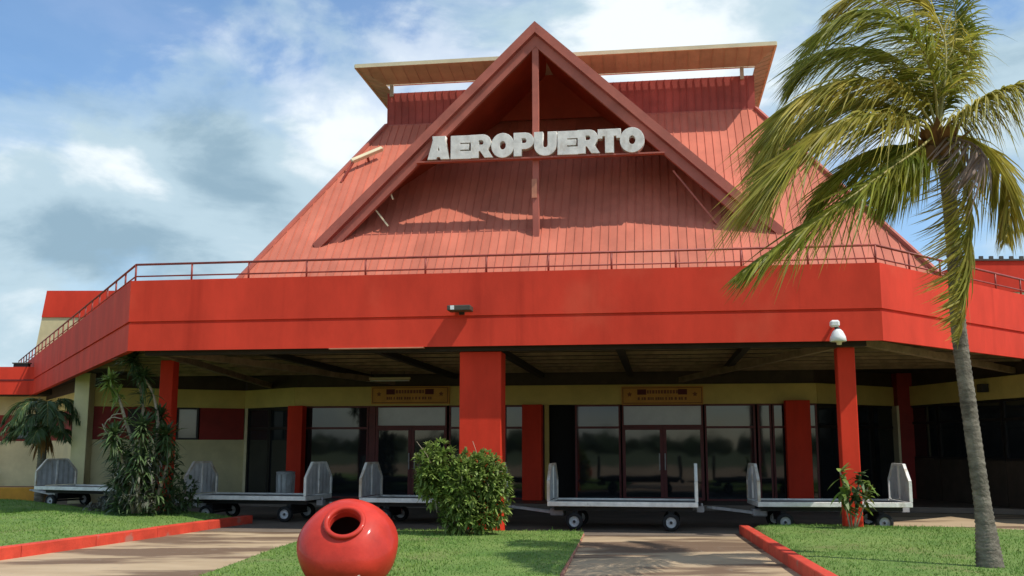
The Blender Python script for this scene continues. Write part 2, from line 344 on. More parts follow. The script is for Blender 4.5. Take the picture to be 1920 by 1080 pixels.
def lawn(name, left, right, hf, nu, nv, label, dens, mask=None):
    """a raised sheet between two border polylines, with skirts, plus its grass blades"""
    def poly_at(pl, s):
        pl = np.array(pl, float); seg = np.linalg.norm(np.diff(pl, axis=0), axis=1); c = np.concatenate([[0], np.cumsum(seg)])/seg.sum()
        return np.array([np.interp(s, c, pl[:, 0]), np.interp(s, c, pl[:, 1])])
    g = MB(); P = np.zeros((nv+1, nu+1, 3))
    for j in range(nv+1):
        a, b = poly_at(left, j/nv), poly_at(right, j/nv)
        for i in range(nu+1):
            q = a+(b-a)*i/nu; e = min(i, nu-i, 3*j, 3*(nv-j))/2.5
            P[j, i] = (*q, 0.05 + (hf(*q)-0.05)*min(1, e+0.35))
    vs = P.reshape(-1, 3); fs = [(j*(nu+1)+i, j*(nu+1)+i+1, (j+1)*(nu+1)+i+1, (j+1)*(nu+1)+i) for j in range(nv) for i in range(nu)]
    g.sm = True; g.mesh(vs, fs); g.sm = False
    ring = [P[0, i] for i in range(nu+1)] + [P[j, nu] for j in range(1, nv+1)] + [P[nv, i] for i in range(nu-1, -1, -1)] + [P[j, 0] for j in range(nv-1, 0, -1)]
    for a, b in zip(ring, ring[1:]+ring[:1]): g.face([a, b, b*[1, 1, 0]-[0, 0, .004], a*[1, 1, 0]-[0, 0, .004]])
    g.build(name, M['turf'], kind='structure', label=label)
    # blades
    pts = []
    for j in range(nv):
        for i in range(nu):
            q = P[j, i]; area = np.linalg.norm(np.cross(P[j, i+1]-q, P[j+1, i]-q)); c = (q+P[j+1, i+1])/2
            if c[1] < 10 or abs(c[0]) > 0.80*c[1]+2.0: continue
            k = rng.poisson(area*dens)
            ab = rng.random((k, 2))
            pts.append(q + (P[j, i+1]-q)*ab[:, :1] + (P[j+1, i]-q)*ab[:, 1:])
    return np.concatenate(pts)
def bump2(x, y, cx, cy, sx, sy): return math.exp(-((x-cx)/sx)**2-((y-cy)/sy)**2)
K0, K1_ = atz(0, 1050, 0.0), atz(474, 981, 0.0)
kd = (K1_-K0)/np.linalg.norm(K1_-K0); ks = K0-kd*8
LL = lawn('lawn', [(-34, 6), (-34, 30)], [(ks[0]-0.05, ks[1]), (K0[0]-0.05, K0[1]), (K1_[0]-0.07, K1_[1]), (K1_[0]-0.4, K1_[1]+0.35), (K1_[0]-1.4, K1_[1]+0.9), (-10, 25.2), (-14, 29)],
          lambda x, y: 0.12+0.17*bump2(x, y, -8.6, 20.6, 2.2, 2.5)+0.03*math.sin(x*2+y), 90, 70, 'grass lawn on the left behind the long red kerb', 520)
LM = lawn('lawn', [(-4.1, 7), (-3.75, 13), (-3.62, 15.5), (-3.5, 17.3), (-3.0, 18.6), (-2.4, 19.05)], [(0.2, 7), (0.6, 13), (1.0, 16.2), (1.30, 18.9), (0.9, 19.12), (-0.2, 19.2)],
          lambda x, y: 0.05+0.03*math.sin(x*1.7+y*.9)*0.4+0.015, 44, 90, 'grass lawn in the middle under the jar', 620)
LR = lawn('lawn', [(3.22, 7), (3.78, 13.0), (4.42, 19.0), (4.8, 19.7)], [(22, 7), (22, 12), (12, 17.0), (9.4, 18.3), (7.9, 19.25), (6.7, 19.5), (5.6, 19.6)],
          lambda x, y: 0.08+0.10*bump2(x, y, 6.2, 18.2, 2.8, 1.5)+0.02*math.sin(x*1.3+y*1.1), 80, 80, 'grass lawn on the right under the coconut palm', 560)
def grass(P):
    n = len(P); ang = rng.random(n)*2*math.pi; patch = 0.5+0.5*np.sin(P[:, 0]*1.9+np.sin(P[:, 1]*1.3)*2)*np.sin(P[:, 1]*1.1+P[:, 0]*.5); h = (0.014+0.022*rng.random(n)**1.5)*(0.75+0.7*patch); tall = rng.random(n) < 0.012; h = np.where(tall, h*2.4, h); w = 0.006+0.006*rng.random(n)
    lean = rng.normal(0, 0.022, (n, 2))
    dx, dy = np.cos(ang)*w, np.sin(ang)*w
    v = np.zeros((n, 3, 3)); v[:, 0] = P-np.c_[dx, dy, np.full(n, .012)]; v[:, 1] = P+np.c_[dx, dy, np.full(n, -.012)]
    v[:, 2] = P+np.c_[lean, h]
    me = bpy.data.meshes.new('grass'); me.vertices.add(3*n); me.vertices.foreach_set('co', v.ravel())
    me.loops.add(3*n); me.loops.foreach_set('vertex_index', np.arange(3*n, dtype=np.int32))
    me.polygons.add(n); me.polygons.foreach_set('loop_start', np.arange(0, 3*n, 3, dtype=np.int32))
    me.materials.append(M['grass']); me.update(); me.validate()
    o = bpy.data.objects.new('grass', me); link(o); tag(o, kind='stuff', label='short mown grass blades growing on the lawns')
grass(np.concatenate([LL, LM, LR]))
def kerb(name, p, q, w, h, m, label):
    g = MB(); d = np.array(q)-np.array(p); n = max(1, int(np.linalg.norm(d)/1.6)); d = d/n
    for i in range(n):     # cast lengths with a fine joint between
        a = np.array(p)+d*(i+0.004); b = np.array(p)+d*(i+0.996); g.wall(a, b, w, -0.02, h+random.uniform(-.006, .006))
    return g.build(name, M[m], bevel=0.012, kind='structure', label=label)
kerb('kerb', ks[:2], K1_[:2], 0.17, 0.17, 'kerb', 'long red painted kerb along the left lawn')
R0k, R1k = np.array([3.22, 7.0]), np.array([4.36, 19.15])
kerb('kerb', R1k, R0k, -0.17, 0.16, 'kerb', 'red painted kerb along the right lawn')
kerb('kerb', (0.24, 7), (0.64, 13), 0.05, 0.035, 'wornkerb', 'thin worn red kerb on the right edge of the middle lawn')
kerb('kerb', (0.64, 13.01), (1.32, 18.9), 0.05, 0.035, 'wornkerb', 'thin worn red edging beside the middle path')

# ================================================================== TERMINAL
T = empty('terminal_building', label='red airport terminal with tent-like ribbed roof and wide overhanging canopy', cat='building')
# --- fascia: an upper band proud of the lower band on the front and both splayed sides
def PW(ab, z): return W(ab[0], ab[1], z)
CA, CB = np.array([-HL, 0.]), np.array([HL, 0.])
CD, CC = CA+dL*27, CB+dR*9.5
def band(p, q, off, t, z0, z1, pm, qm):
    """solid strip between mitred corners; pm, qm are the mitre directions"""
    g = MB(); a, b = p+pm*off, q+qm*off; c, d = q+qm*(off+t), p+pm*(off+t)
    g.hexa([W(*x, z0) for x in (a, b, c, d)]+[W(*x, z1) for x in (a, b, c, d)]); return g
def inward(d): return np.array([-d[1], d[0]])
nF = np.array([0., 1.]); nRt = inward(dR); nLt = -inward(dL)
if nLt[0] < 0: nLt = -nLt
if nRt[0] > 0: nRt = -nRt
def mitre(n1, n2): m = n1+n2; return m/(m@n1)
mB, mA = mitre(nF, nRt), mitre(nF, nLt)
ZM = 4.03
for p, q, pm, qm, lab in ((CA, CB, mA, mB, None), (CB, CC, mB, nRt, None), (CD, CA, nLt, mA, None)):
    f = band(p, q, 0.04, 0.14, ZB+0.02, ZT-0.03, pm, qm).build('fascia', M['red'], T)
    band(p, q, 0.0, 0.038, ZM, ZT, pm, qm).build('upper_band', M['red'], f)
    band(p, q, 0.01, 0.028, ZB, ZM-0.055, pm, qm).build('lower_band', M['red'], f)
g = MB(); a, b = LP(618, 657, 0.05), LP(795, 652, 0.05); g.lbox(a[0], b[0], -0.012, 0.12, ZB-0.022, ZB-0.002)
g.build('edge_strip', M['rust'], T, label='pale strip showing below the fascia edge')
# --- canopy slab, boarded ceiling, joists, beams
g = MB(); top = [CA+mA*.2, CB+mB*.2, CC+nRt*.2, np.array([HL+16, 24.]), np.array([-HL-16, 24.]), CD+nLt*.2]
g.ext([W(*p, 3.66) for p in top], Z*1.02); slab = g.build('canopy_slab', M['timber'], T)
VF = 9.6; ZF = 0.14
for k in range(9):
    v = 0.62+k*1.04; g = MB()
    aL = -HL + dL[0]/dL[1]*v + 0.35; aR = HL + dR[0]/dR[1]*v - 0.4
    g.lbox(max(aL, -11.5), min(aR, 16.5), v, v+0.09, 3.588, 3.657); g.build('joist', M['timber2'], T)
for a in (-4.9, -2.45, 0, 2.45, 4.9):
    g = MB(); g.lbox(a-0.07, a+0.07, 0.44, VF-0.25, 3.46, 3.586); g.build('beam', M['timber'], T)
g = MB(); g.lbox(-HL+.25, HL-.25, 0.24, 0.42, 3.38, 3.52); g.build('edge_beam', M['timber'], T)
for c, e in (((6.75, 0.62), (3.8, 9.2)), ((-6.75, 0.62), (-4.2, 9.2)), ((6.85, 0.62), (12.4, 8.2)), ((-6.9, 0.6), (-8.3, 10.5))):
    g = MB(); g.bar(W(*c, 3.50), W(*e, 3.37), 0.13, 0.14); g.build('diagonal_beam', M['timber2'], T)
# --- outer columns under the fascia
def column(name, px, y, v, w, d, z0=0.0, z1=3.655, m='redcol', trim=False):
    a = LP(px, y, v)[0]; g = MB(); g.lbox(a-w/2, a+w/2, v, v+d, z0, z1); return g.build(name, M[m], T, bevel=0.012), a
cm, am = column('column', 900, 820, 0.32, 0.80, 0.55, 0, 3.375, 'redcol')
column('column', 1594, 820, 0.42, 0.31, 0.34, 0, 3.375); column('column', 308, 780, 2.05, 0.30, 0.28, 0, 3.44)
# --- main facade
def fx(px, y=780): return LP(px, y, VF)[0]
uL, uR = fx(553), fx(1532)
K0p = W(uL, VF, 0); K1p = atz(460, 766, 2.73); K2p = np.array([-12.05, 29.3, 0]); 
R0p = W(uR, VF, 0); R1p = atz(1690, 762, 2.73); R2p = atz(1905, 746, 2.73); R2p = R1p+(R2p-R1p)*1.7
K3p = W(*(CA+dL*24+nLt*0.5), 0)
path_pts = [K3p, K2p, K1p, K0p, R0p, R1p, R2p]
# header band round the whole recess
for p, q in zip(path_pts[:-1], path_pts[1:]):
    g = MB(); g.wall(p, q, 0.3, 2.73, 3.27, off=-0.03); g.build('header_beam', M['header'], T)
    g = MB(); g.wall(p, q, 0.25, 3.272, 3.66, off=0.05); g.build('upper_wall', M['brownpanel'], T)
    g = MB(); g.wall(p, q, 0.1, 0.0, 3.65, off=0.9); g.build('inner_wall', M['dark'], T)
ZTR = 2.07
def glazing(p, q, z0, z1, name='window', m='glass', fm='frame', fr=0.05, tr=None, trm=None):
    """a framed pane between two plan points; with a transom pane above tr"""
    p = np.array(p[:2], float); q = np.array(q[:2], float); d = (q-p)/np.linalg.norm(q-p)
    g = MB(); g.wall(p, p+d*fr, 0.08, z0, z1); g.wall(q-d*fr, q, 0.08, z0, z1)
    g.wall(p+d*fr, q-d*fr, 0.078, z0, z0+fr); g.wall(p+d*fr, q-d*fr, 0.078, z1-fr, z1)
    if tr: g.wall(p+d*fr, q-d*fr, 0.076, tr, tr+fr*1.2)
    f = g.build(name, M[fm], T)
    spans = [(z0+fr, tr, m), (tr+fr*1.2, z1-fr, trm or m)] if tr else [(z0+fr, z1-fr, m)]
    for a, b, mm in spans:
        g = MB(); g.wall(p+d*fr, q-d*fr, 0.012, a, b, off=0.035); g.build('pane', M[mm], f)
    return f
def FP(px): return W(fx(px), VF, 0)
for x0, x1 in ((566, 691), (842, 944), (946, 1020), (1078, 1163), (1321, 1416), (1420, 1446), (1448, 1532)):
    glazing(FP(x0), FP(x1), ZF, 2.728, tr=ZTR)
for x0, x1 in ((705, 838), (1166, 1318)):
    um = (x0+x1)/2
    d = glazing(FP(x0), FP(x1), ZTR+0.05, 2.728, 'transom_window', 'paleglass')
    for a, b in ((x0, um), (um+0.6, x1)):
        dr = glazing(FP(a), FP(b), ZF, ZTR+0.048, 'door', 'glass', 'frame', 0.085)
        hx = b-5 if a == x0 else a+5
        g = MB(); h = LP(hx, 870, VF-0.05); g.lbox(h[0]-.015, h[0]+.015, VF-0.07, VF-0.035, 0.95, 1.4); g.build('handle', M['palesteel'], dr)
g = MB(); g.wall(FP(692), FP(704), 0.12, ZF, 2.728); g.build('pier', M['frame'], T)
g = MB(); g.wall(FP(1021), FP(1029), 0.12, ZF, 2.728); g.build('pier', M['header'], T)
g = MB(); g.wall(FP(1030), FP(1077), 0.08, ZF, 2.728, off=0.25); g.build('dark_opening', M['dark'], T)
for px, w in ((551, 0.44), (997, 0.54), (1499, 0.64)):
    column('inner_column', px, 840, VF-0.40, w, 0.35, ZF-0.004, 2.728 if px < 1400 else 2.80)
# splayed dark door bay on the left and the left wing wall with its red window band
glazing(K1p+(K0p-K1p)*0.06, K1p+(K0p-K1p)*0.5, ZF, 2.728, 'door', 'glass', 'darkframe', 0.07, tr=ZTR)
glazing(K1p+(K0p-K1p)*0.505, K1p+(K0p-K1p)*0.98, ZF, 2.728, 'door', 'glass', 'darkframe', 0.07, tr=ZTR)
g = MB(); g.wall(K1p, K1p+(K0p-K1p)*0.055, 0.12, ZF, 2.728); g.build('pier', M['creamtrim'], T)
def on(p, q, t): return p+(q-p)*t
g = MB(); g.wall(K2p, K1p, 0.25, 0.0, 1.78); g.build('lower_wall', M['cream'], T)
def tpx(p, q, px):   # where a plan segment crosses the vertical plane seen at px
    k = (px-960)/F_PX/math.cos(PITCH); k = (px-960)/F_PX   # small pitch: good to a few cm
    d = q-p; return (k*p[1]*math.cos(PITCH)-p[0])/(d[0]-k*d[1]*math.cos(PITCH))
ta, tb = tpx(K2p, K1p, 330), tpx(K2p, K1p, 370)
for a, b in ((0, ta-.01), (tb+.01, 0.995)):
    g = MB(); g.wall(on(K2p, K1p, a), on(K2p, K1p, b), 0.2, 1.785, 2.727, off=0.02); g.build('red_panel', M['darkred'], T)
glazing(on(K2p, K1p, ta), on(K2p, K1p, tb), 1.785, 2.727, 'window', 'blueglass', 'darkframe')
tc, td = tpx(K2p, K1p, 236), tpx(K2p, K1p, 262)
g = MB(); g.wall(on(K2p, K1p, tc), on(K2p, K1p, td), 0.03, 1.9, 2.66, off=-0.015); g.build('window', M['darkframe'], T)
g = MB(); g.box(K2p[0]-0.36, K2p[0]+0.06, K2p[1]-0.45, K2p[1]-0.04, 0, 3.655); g.build('corner_column', M['cream'], T, bevel=0.01, label='cream column at the left wing corner')
for z0, z1, m, nme in ((0, 1.78, 'cream', 'lower_wall'), (1.785, 2.727, 'darkred', 'red_panel')):
    g = MB(); g.wall(K3p, K2p, 0.2, z0, z1); g.build(nme, M[m], T)
# right: dark recess, corner column, glazed wing
for a, b in ((0.0, 0.31), (0.315, 0.62), (0.625, 0.93)):
    glazing(on(R0p, R1p, a), on(R0p, R1p, b), ZF, 2.728, 'window', 'glass', 'darkframe', 0.07, tr=ZTR)
g = MB(); g.box(R1p[0]-0.30, R1p[0]+0.30, R1p[1]-0.55, R1p[1]-0.05, ZF-.004, 3.655); g.build('inner_column', M['darkred'], T)
for s in (-1, 1):
    g = MB(); x = R1p[0]+s*0.335; g.box(x-0.033, x+0.033, R1p[1]-0.6, R1p[1]-0.05, ZF-.004, 2.725); g.build('column_edge', M['creamtrim'], T)
nb = 6
for k in range(nb):
    a, b = 0.05+k*0.95/nb, 0.05+(k+1)*0.95/nb-0.004
    f = glazing(on(R1p, R2p, a), on(R1p, R2p, b), 1.25, 2.728, 'window', 'glass', 'darkframe', 0.06, tr=2.2)
    g = MB(); g.wall(on(R1p, R2p, a), on(R1p, R2p, b), 0.07, ZF, 1.246); g.build('brown_panel', M['brownpanel'], T)

# --- tent roof: front slope, hips, clerestory wall, flared cap
VG = 3.5; ZGF = LP(1003, 440, VG)[2]; SL = math.tan(R(50))
def on_slope(px, py):
    nrm = V*SL-Z; d = ray(px, py); return loc(CP+d*(((W(0, VG, ZGF)-CP)@nrm)/(d@nrm)))
bl, tl, tr_, br = on_slope(481, 490), on_slope(721, 240), on_slope(1412, 200), on_slope(1722, 480)
zt = (tl[2]+tr_[2])/2; zb0 = 4.7
def slope_at(p, q, z): t = (z-p[2])/(q[2]-p[2]); a = p+(q-p)*t; a[1] = VG+(z-ZGF)/SL; a[2] = z; return a
TL, TR = slope_at(bl, tl, zt), slope_at(br, tr_, zt); BL, BR = slope_at(bl, tl, zb0), slope_at(br, tr_, zb0)
nS = -V*math.sin(R(50))+Z*math.cos(R(50))
DEP = 10.0      # depth of the clerestory box behind the front wall
roof = MB(); roof.ext([W(*p)-nS*0.03 for p in (BL, BR, TR, TL)], -nS*0.12)
roof = roof.build('roof', M['roof'], T)
panelled([W(*p) for p in (BL, BR, TR, TL)], U, nS, 0.19, 'roof_panel', M['roof'], roof, thick=0.025)
# side and back slopes
def side(p, q, sgn):
    pb = np.array([p[0], 2*(q[1]+DEP/2)-p[1], p[2]]); qb = np.array([q[0], q[1]+DEP, q[2]])
    poly = [W(*x) for x in (p, q, qb, pb)]
    nn = np.cross(poly[1]-poly[0], poly[3]-poly[0]); nn /= np.linalg.norm(nn)
    if nn@U*sgn < 0: nn = -nn
    g = MB(); g.ext([x-nn*0.03 for x in poly], -nn*0.1); s = g.build('roof_side', M['roof'], T)
    panelled(poly, V, nn, 0.43, 'roof_panel', M['roof'], s, thick=0.025)
    return pb, qb
pbl, qbl = side(BL, TL, -1); pbr, qbr = side(BR, TR, 1)
g = MB(); g.ext([W(*x) for x in (pbl, pbr, qbr, qbl)], U*0+V*0.1); g.build('roof_back', M['roof'], T)
# hip caps
for p, q in ((BL, TL), (BR, TR)):
    g = MB(); g.bar(W(*p)+nS*.03, W(*q)+nS*.03, 0.10, 0.07); g.build('hip_cap', M['barge'], T)
vW = TL[1]; ZW0 = zt-0.02
ZW1 = LP(1250, 148, vW)[2]; ZS = ZW1+0.2          # wall top, top of the translucent strip
g = MB(); g.lbox(TL[0]+.06, TR[0]-.06, vW+0.06, vW+DEP, ZW0-0.4, ZW1-0.30); clere = g.build('clerestory', M['wallred'], T)
panelled([W(TL[0], vW+.05, ZW0), W(TR[0], vW+.05, ZW0), W(TR[0], vW+.05, ZW1), W(TL[0], vW+.05, ZW1)], U, -V, 0.19, 'wall_panel', M['wallred'], clere, thick=0.02)
for a, sg in ((TL[0]+.05, -1), (TR[0]-.05, 1)):
    panelled([W(a, vW+.07, ZW0), W(a, vW+DEP, ZW0), W(a, vW+DEP, ZW1), W(a, vW+.07, ZW1)], V, U*sg, 0.43, 'wall_panel', M['wallred'], clere, thick=0.02)
g = MB(); g.lbox(TL[0], TR[0], vW-0.02, vW+0.055, ZW0-0.05, ZW0+0.03); g.build('flashing', M['barge'], clere)
# open ventilation gap above the wall: the cap stands on posts and has no lid, so daylight shows through
for px in (735, 1392):
    a = LP(px, 170, vW)[0]; g = MB(); g.lbox(a-0.045, a+0.045, vW-0.06, vW+0.02, ZW1-0.12, ZS); g.build('bracket', M['soffit'], clere)
# flared cap: soffit boards sloping out to a thin cream rim
FO = 1.05
fl = LP(666, 131, vW-FO); fr_ = LP(1455, 79, vW-FO); ZR = (fl[2]+fr_[2])/2
print('clerestory', zt, ZW1, ZS, ZR, 'top', TL, TR, 'rim', fl, fr_)
ox = ((TL[0]-fl[0])+(fr_[0]-TR[0]))/2
i4 = [np.array([TL[0]-.03, vW-.06, ZS+.004]), np.array([TR[0]+.03, vW-.06, ZS+.004]), np.array([TR[0]+.03, vW+DEP, ZS+.004]), np.array([TL[0]-.03, vW+DEP, ZS+.004])]
o4 = [np.array([fl[0], vW-FO, ZR]), np.array([fr_[0], vW-FO, ZR]), np.array([fr_[0], vW+DEP+FO, ZR]), np.array([fl[0], vW+DEP+FO, ZR])]
g = MB()
for a in (TL[0]+.1, TR[0]-.1):
    for v in (vW+DEP/2, vW+DEP-.4): g.lbox(a-.05, a+.05, v-.05, v+.05, ZW1-.35, ZR)
for v in (vW+.4, vW+DEP/2, vW+DEP-.4): g.lbox(fl[0]+.06, fr_[0]-.06, v-.04, v+.04, ZR+.0, ZR+.08)
cap = g.build('cap', M['creamtrim'], T)
for k in range(4):
    a, b, c, d = i4[k], i4[(k+1) % 4], o4[(k+1) % 4], o4[k]
    poly = [W(*x) for x in (a, b, c, d)]; e1 = poly[1]-poly[0]; e1 /= np.linalg.norm(e1)
    nn = np.cross(e1, poly[3]-poly[0]); nn /= np.linalg.norm(nn)
    if nn[2] > 0: nn = -nn
    if k in (0, 1, 3): panelled(poly, e1, nn, 0.30, 'soffit_board', M['soffit'], cap, thick=0.02, rib=0.012, ribh=0.012)
    else:
        g = MB(); g.ext(poly, -nn*.02); g.build('soffit_board', M['soffit'], cap)
    g = MB(); g.bar(W(*d)+Z*.03, W(*c)+Z*.03, 0.05, 0.10); g.build('rim', M['creamtrim'], cap)
# --- gable in front of the slope
ap = LP(1003, 44, VG-.08); gl = LP(598, 460, VG-.08); gr = LP(1462, 437, VG-.08); zf = ZGF
gl = np.array([gl[0], VG, zf]); gr = np.array([gr[0], VG, zf]); ap = np.array([ap[0], VG, ap[2]])
back = np.array([ap[0], VG+(ap[2]-zf)/SL, ap[2]])
gab = empty('gable'); gab.parent = T
for q, sg in ((gl, -1), (gr, 1)):
    poly = [W(q[0], q[1], q[2]), W(*ap), W(*back)]
    e2 = poly[1]-poly[0]; e2 /= np.linalg.norm(e2); nn = np.cross(e2, V); nn /= np.linalg.norm(nn)
    if nn[2] < 0: nn = -nn
    g = MB(); g.ext([p for p in poly], nn*0.012); rp = g.build('gable_roof', M['gablein'], gab)
    g = MB(); g.ext([p+nn*.014 for p in poly], nn*0.012); g.build('gable_cover', M['roof'], rp)
    # rake boards: outer board over an inner one, mitred on the centre line
    def rake(o0, o1, v0, v1, nme, m, ext0=0.25):
        a0 = np.array([q[0]+sg*ext0, q[2]-ext0*(ap[2]-q[2])/abs(ap[0]-q[0])]); a1 = np.array([ap[0], ap[2]])
        s = (a1-a0)/np.linalg.norm(a1-a0); pn = np.array([s[1], -s[0]])*(-sg)*(-1)
        if pn[1] < 0: pn = -pn
        dy = 1/abs(pn[1])
        pts = [a0+pn*o0, np.array([a1[0], a1[1]+o0*dy]), np.array([a1[0], a1[1]+o1*dy]), a0+pn*o1]
        g = MB(); g.ext([W(p[0], v0, p[1]) for p in pts], V*(v1-v0)); return g.build(nme, M[m], gab)
    rake(-0.17, 0.02, VG-0.16, VG+0.0, 'outer_rake_board', 'barge', 0.12)
    rake(-0.40, -0.195, VG-0.06, VG+0.06, 'inner_rake_board', 'barge', 0.0)
    rake(-0.193, -0.172, VG-0.10, VG+0.04, 'rake_joint', 'wallred', 0.1)
zi = zt-.06; kk = (ap[2]-zi)/(ap[2]-zf); vi = vW-.14     # boards closing the gable where it meets the clerestory
g = MB(); g.ext([W(ap[0]+(gl[0]-ap[0])*kk, vi, zi), W(ap[0]+(gr[0]-ap[0])*kk, vi, zi), W(ap[0], vi, ap[2]-.01)], V*.05); g.build('gable_infill', M['gablein'], gab)
g = MB(); g.lbox(ap[0]-.075, ap[0]+.075, VG-0.05, VG+0.08, zf-.12, ap[2]-.25); post = g.build('gable_post', M['barge'], gab, bevel=.008)
pz0, pz1 = LP(1004, 372, VG)[2], LP(1004, 337, VG)[2]
g = MB(); g.lbox(ap[0]-.088, ap[0]+.03, VG-0.075, VG-0.052, pz0, pz1); g.build('worn_plate', M['rust'], post, label='pale worn plate on the gable post')
b0, b1 = LP(782, 306, VG-.1), LP(1246, 285, VG-.1); ZL = (b0[2]+b1[2])/2
g = MB(); g.lbox(b0[0], b1[0], VG-.20, VG-.055, ZL-0.035, ZL); g.build('tie_beam', M['barge'], gab)
pz = LP(640, 433, VG+.1)
g = MB(); g.lbox(LP(650, 433, VG)[0], ap[0]-.09, VG+0.1, VG+0.15, zf+.10, zf+.15); g.build('base_rail', M['barge'], gab)
for q0, q1, vv in (((700, 388), (728, 424), VG+0.12), ((729, 352), (737, 374), VG+0.10), ((1262, 320), (1348, 424), VG+0.10)):
    g = MB(); a, b = LP(*q0, vv), LP(*q1, vv); g.bar(W(*a), W(*b), 0.035, 0.035, V); g.build('stay_rod', M['creamtrim'] if q0[0] < 1000 else M['barge'], gab)
# light box lying on the left slope
pl0, pl1 = on_slope(663, 316), on_slope(720, 292)
lb = empty('bar_lamp', W(*((pl0+pl1)/2)), label='pale bar lamp on a short bracket on the left roof slope', cat='lamp')
c = W(*((pl0+pl1)/2)); a, b = W(*pl0)-c+nS*.22, W(*pl1)-c+nS*.22
g = MB(); g.bar(a, b, 0.12, 0.10, nS); g.build('lamp_body', M['creamtrim'], lb, bevel=.01)
q = W(*on_slope(640, 342))-c
g = MB(); g.bar(q, a+(b-a)*.08, 0.05, 0.05, nS); g.bar((a+b)/2-nS*.2, (a+b)/2-nS*.05, .05, .05, U); g.build('bracket', M['rail'], lb)

# ================================================================== AEROPUERTO letters
def arc(cx, cy, rx, ry, a0, a1, n): return [(cx+rx*math.cos(R(a0+(a1-a0)*i/n)), cy+ry*math.sin(R(a0+(a1-a0)*i/n))) for i in range(n+1)]
GL = {
 'A': [[(0, 0), (.40, 0), (.44, .10), (.58, .10), (.62, 0), (1.02, 0), (.80, .84), (.82, 1), (.22, 1), (.24, .84)], [(.44, .36), (.51, .60), (.58, .36)]],
 'E': [[(0, 0), (.94, 0), (.94, .31), (.42, .31), (.42, .40), (.84, .40), (.84, .62), (.42, .62), (.42, .70), (.92, .70), (.92, 1), (0, 1)]],
 'P': [[(0, 0), (.36, 0), (.36, .30), (.55, .30)]+arc(.55, .65, .40, .35, -90, 90, 8)+[(0, 1)], [(.36, .54), (.36, .77), (.52, .77)]+arc(.52, .655, .10, .115, 90, -90, 5)],
 'R': [[(0, 0), (.36, 0), (.36, .30), (.44, .30), (.66, 0), (1.04, 0), (.80, .34)]+arc(.56, .66, .40, .34, -40, 90, 7)+[(0, 1)], [(.36, .55), (.36, .77), (.52, .77)]+arc(.52, .66, .10, .11, 90, -90, 5)],
 'O': [arc(.52, .5, .54, .53, 0, 345, 23), arc(.52, .5, .165, .20, 360, 15, 17)],
 'U': [[(0, 1), (0, .42)]+arc(.49, .42, .49, .44, 180, 360, 14)+[(.98, 1), (.61, 1), (.61, .45)]+arc(.49, .45, .12, .13, 0, -180, 8)+[(.37, 1)]],
 'T': [[(.32, 0), (.70, 0), (.70, .72), (.84, .72), (.84, .62), (1.02, .62), (1.02, 1), (0, 1), (0, .62), (.18, .62), (.18, .72), (.32, .72)]],
}
sg = empty('letter_sign', W((b0[0]+b1[0])/2, VG-.13, ZL), math.atan2(U[1], U[0]), label='white block letters AEROPUERTO standing on the gable beam', cat='sign')
LH = LP(1000, 256, VG-.2)[2]-LP(1000, 299, VG-.2)[2]
spans = [(803, 843), (846, 883), (884, 924), (922, 964), (964, 1001), (1002, 1043), (1046, 1084), (1084, 1124), (1122, 1164), (1163, 1208)]
for i, (chh, (x0, x1)) in enumerate(zip('AEROPUERTO', spans)):
    a0, a1 = LP(x0, 280, VG-.2)[0], LP(x1, 280, VG-.2)[0]
    cu = bpy.data.curves.new('letter', 'CURVE'); cu.dimensions = '2D'; cu.fill_mode = 'BOTH'; cu.extrude = 0.085; cu.bevel_depth = 0.008
    gw = max(p[0] for p in GL[chh][0]) - min(p[0] for p in GL[chh][0]); g0 = min(p[0] for p in GL[chh][0])
    for pl in GL[chh]:
        sp = cu.splines.new('POLY'); sp.points.add(len(pl)-1); sp.use_cyclic_u = True
        for k, (x, y) in enumerate(pl): sp.points[k].co = ((x-g0)/gw*(a1-a0), y*LH, 0, 1)
    tmp = bpy.data.objects.new('tmp', cu); COL.objects.link(tmp)
    dg = bpy.context.evaluated_depsgraph_get(); me = bpy.data.meshes.new_from_object(tmp.evaluated_get(dg)); me.name = 'letter'
    bpy.data.objects.remove(tmp); bpy.data.curves.remove(cu)
    me.materials.clear(); me.materials.append(M['letter'])
    o = bpy.data.objects.new('letter', me); link(o, sg)
    o.matrix_local = Matrix.Translation((a0-(b0[0]+b1[0])/2, -0.02, 0.012+random.uniform(0, .012))) @ Matrix.Rotation(math.pi/2, 4, 'X') @ Matrix.Rotation(R(random.uniform(-.6, .6)), 4, 'Z')

# ================================================================== railing on the canopy edge
rl = empty('roof_railing', W(0, 0.1, ZT), label='thin dark red pipe railing along the canopy edge', cat='railing'); ro = np.array(rl.location)
ZRL = 5.19
runs = [(CA+mA*.09, CB+mB*.09), (CB+mB*.09, CC), (CA+mA*.09, CD)]
for p, q in runs:
    for z, r in ((ZRL, 0.024), (ZT+0.10, 0.016)):
        g = MB(); g.tube([W(*p, z)-ro, W(*q, z)-ro], r, 8); g.build('rail', M['rail'], rl)
    n = max(2, round(np.linalg.norm(q-p)/1.16)); d0 = 0 if p is runs[0][0] else 1
    for k in range(d0, n+1):
        a = p+(q-p)*k/n; g = MB(); g.tube([W(*a, ZT-.04)-ro, W(*a, ZRL)-ro], 0.02, 8); g.build('post', M['rail'], rl)

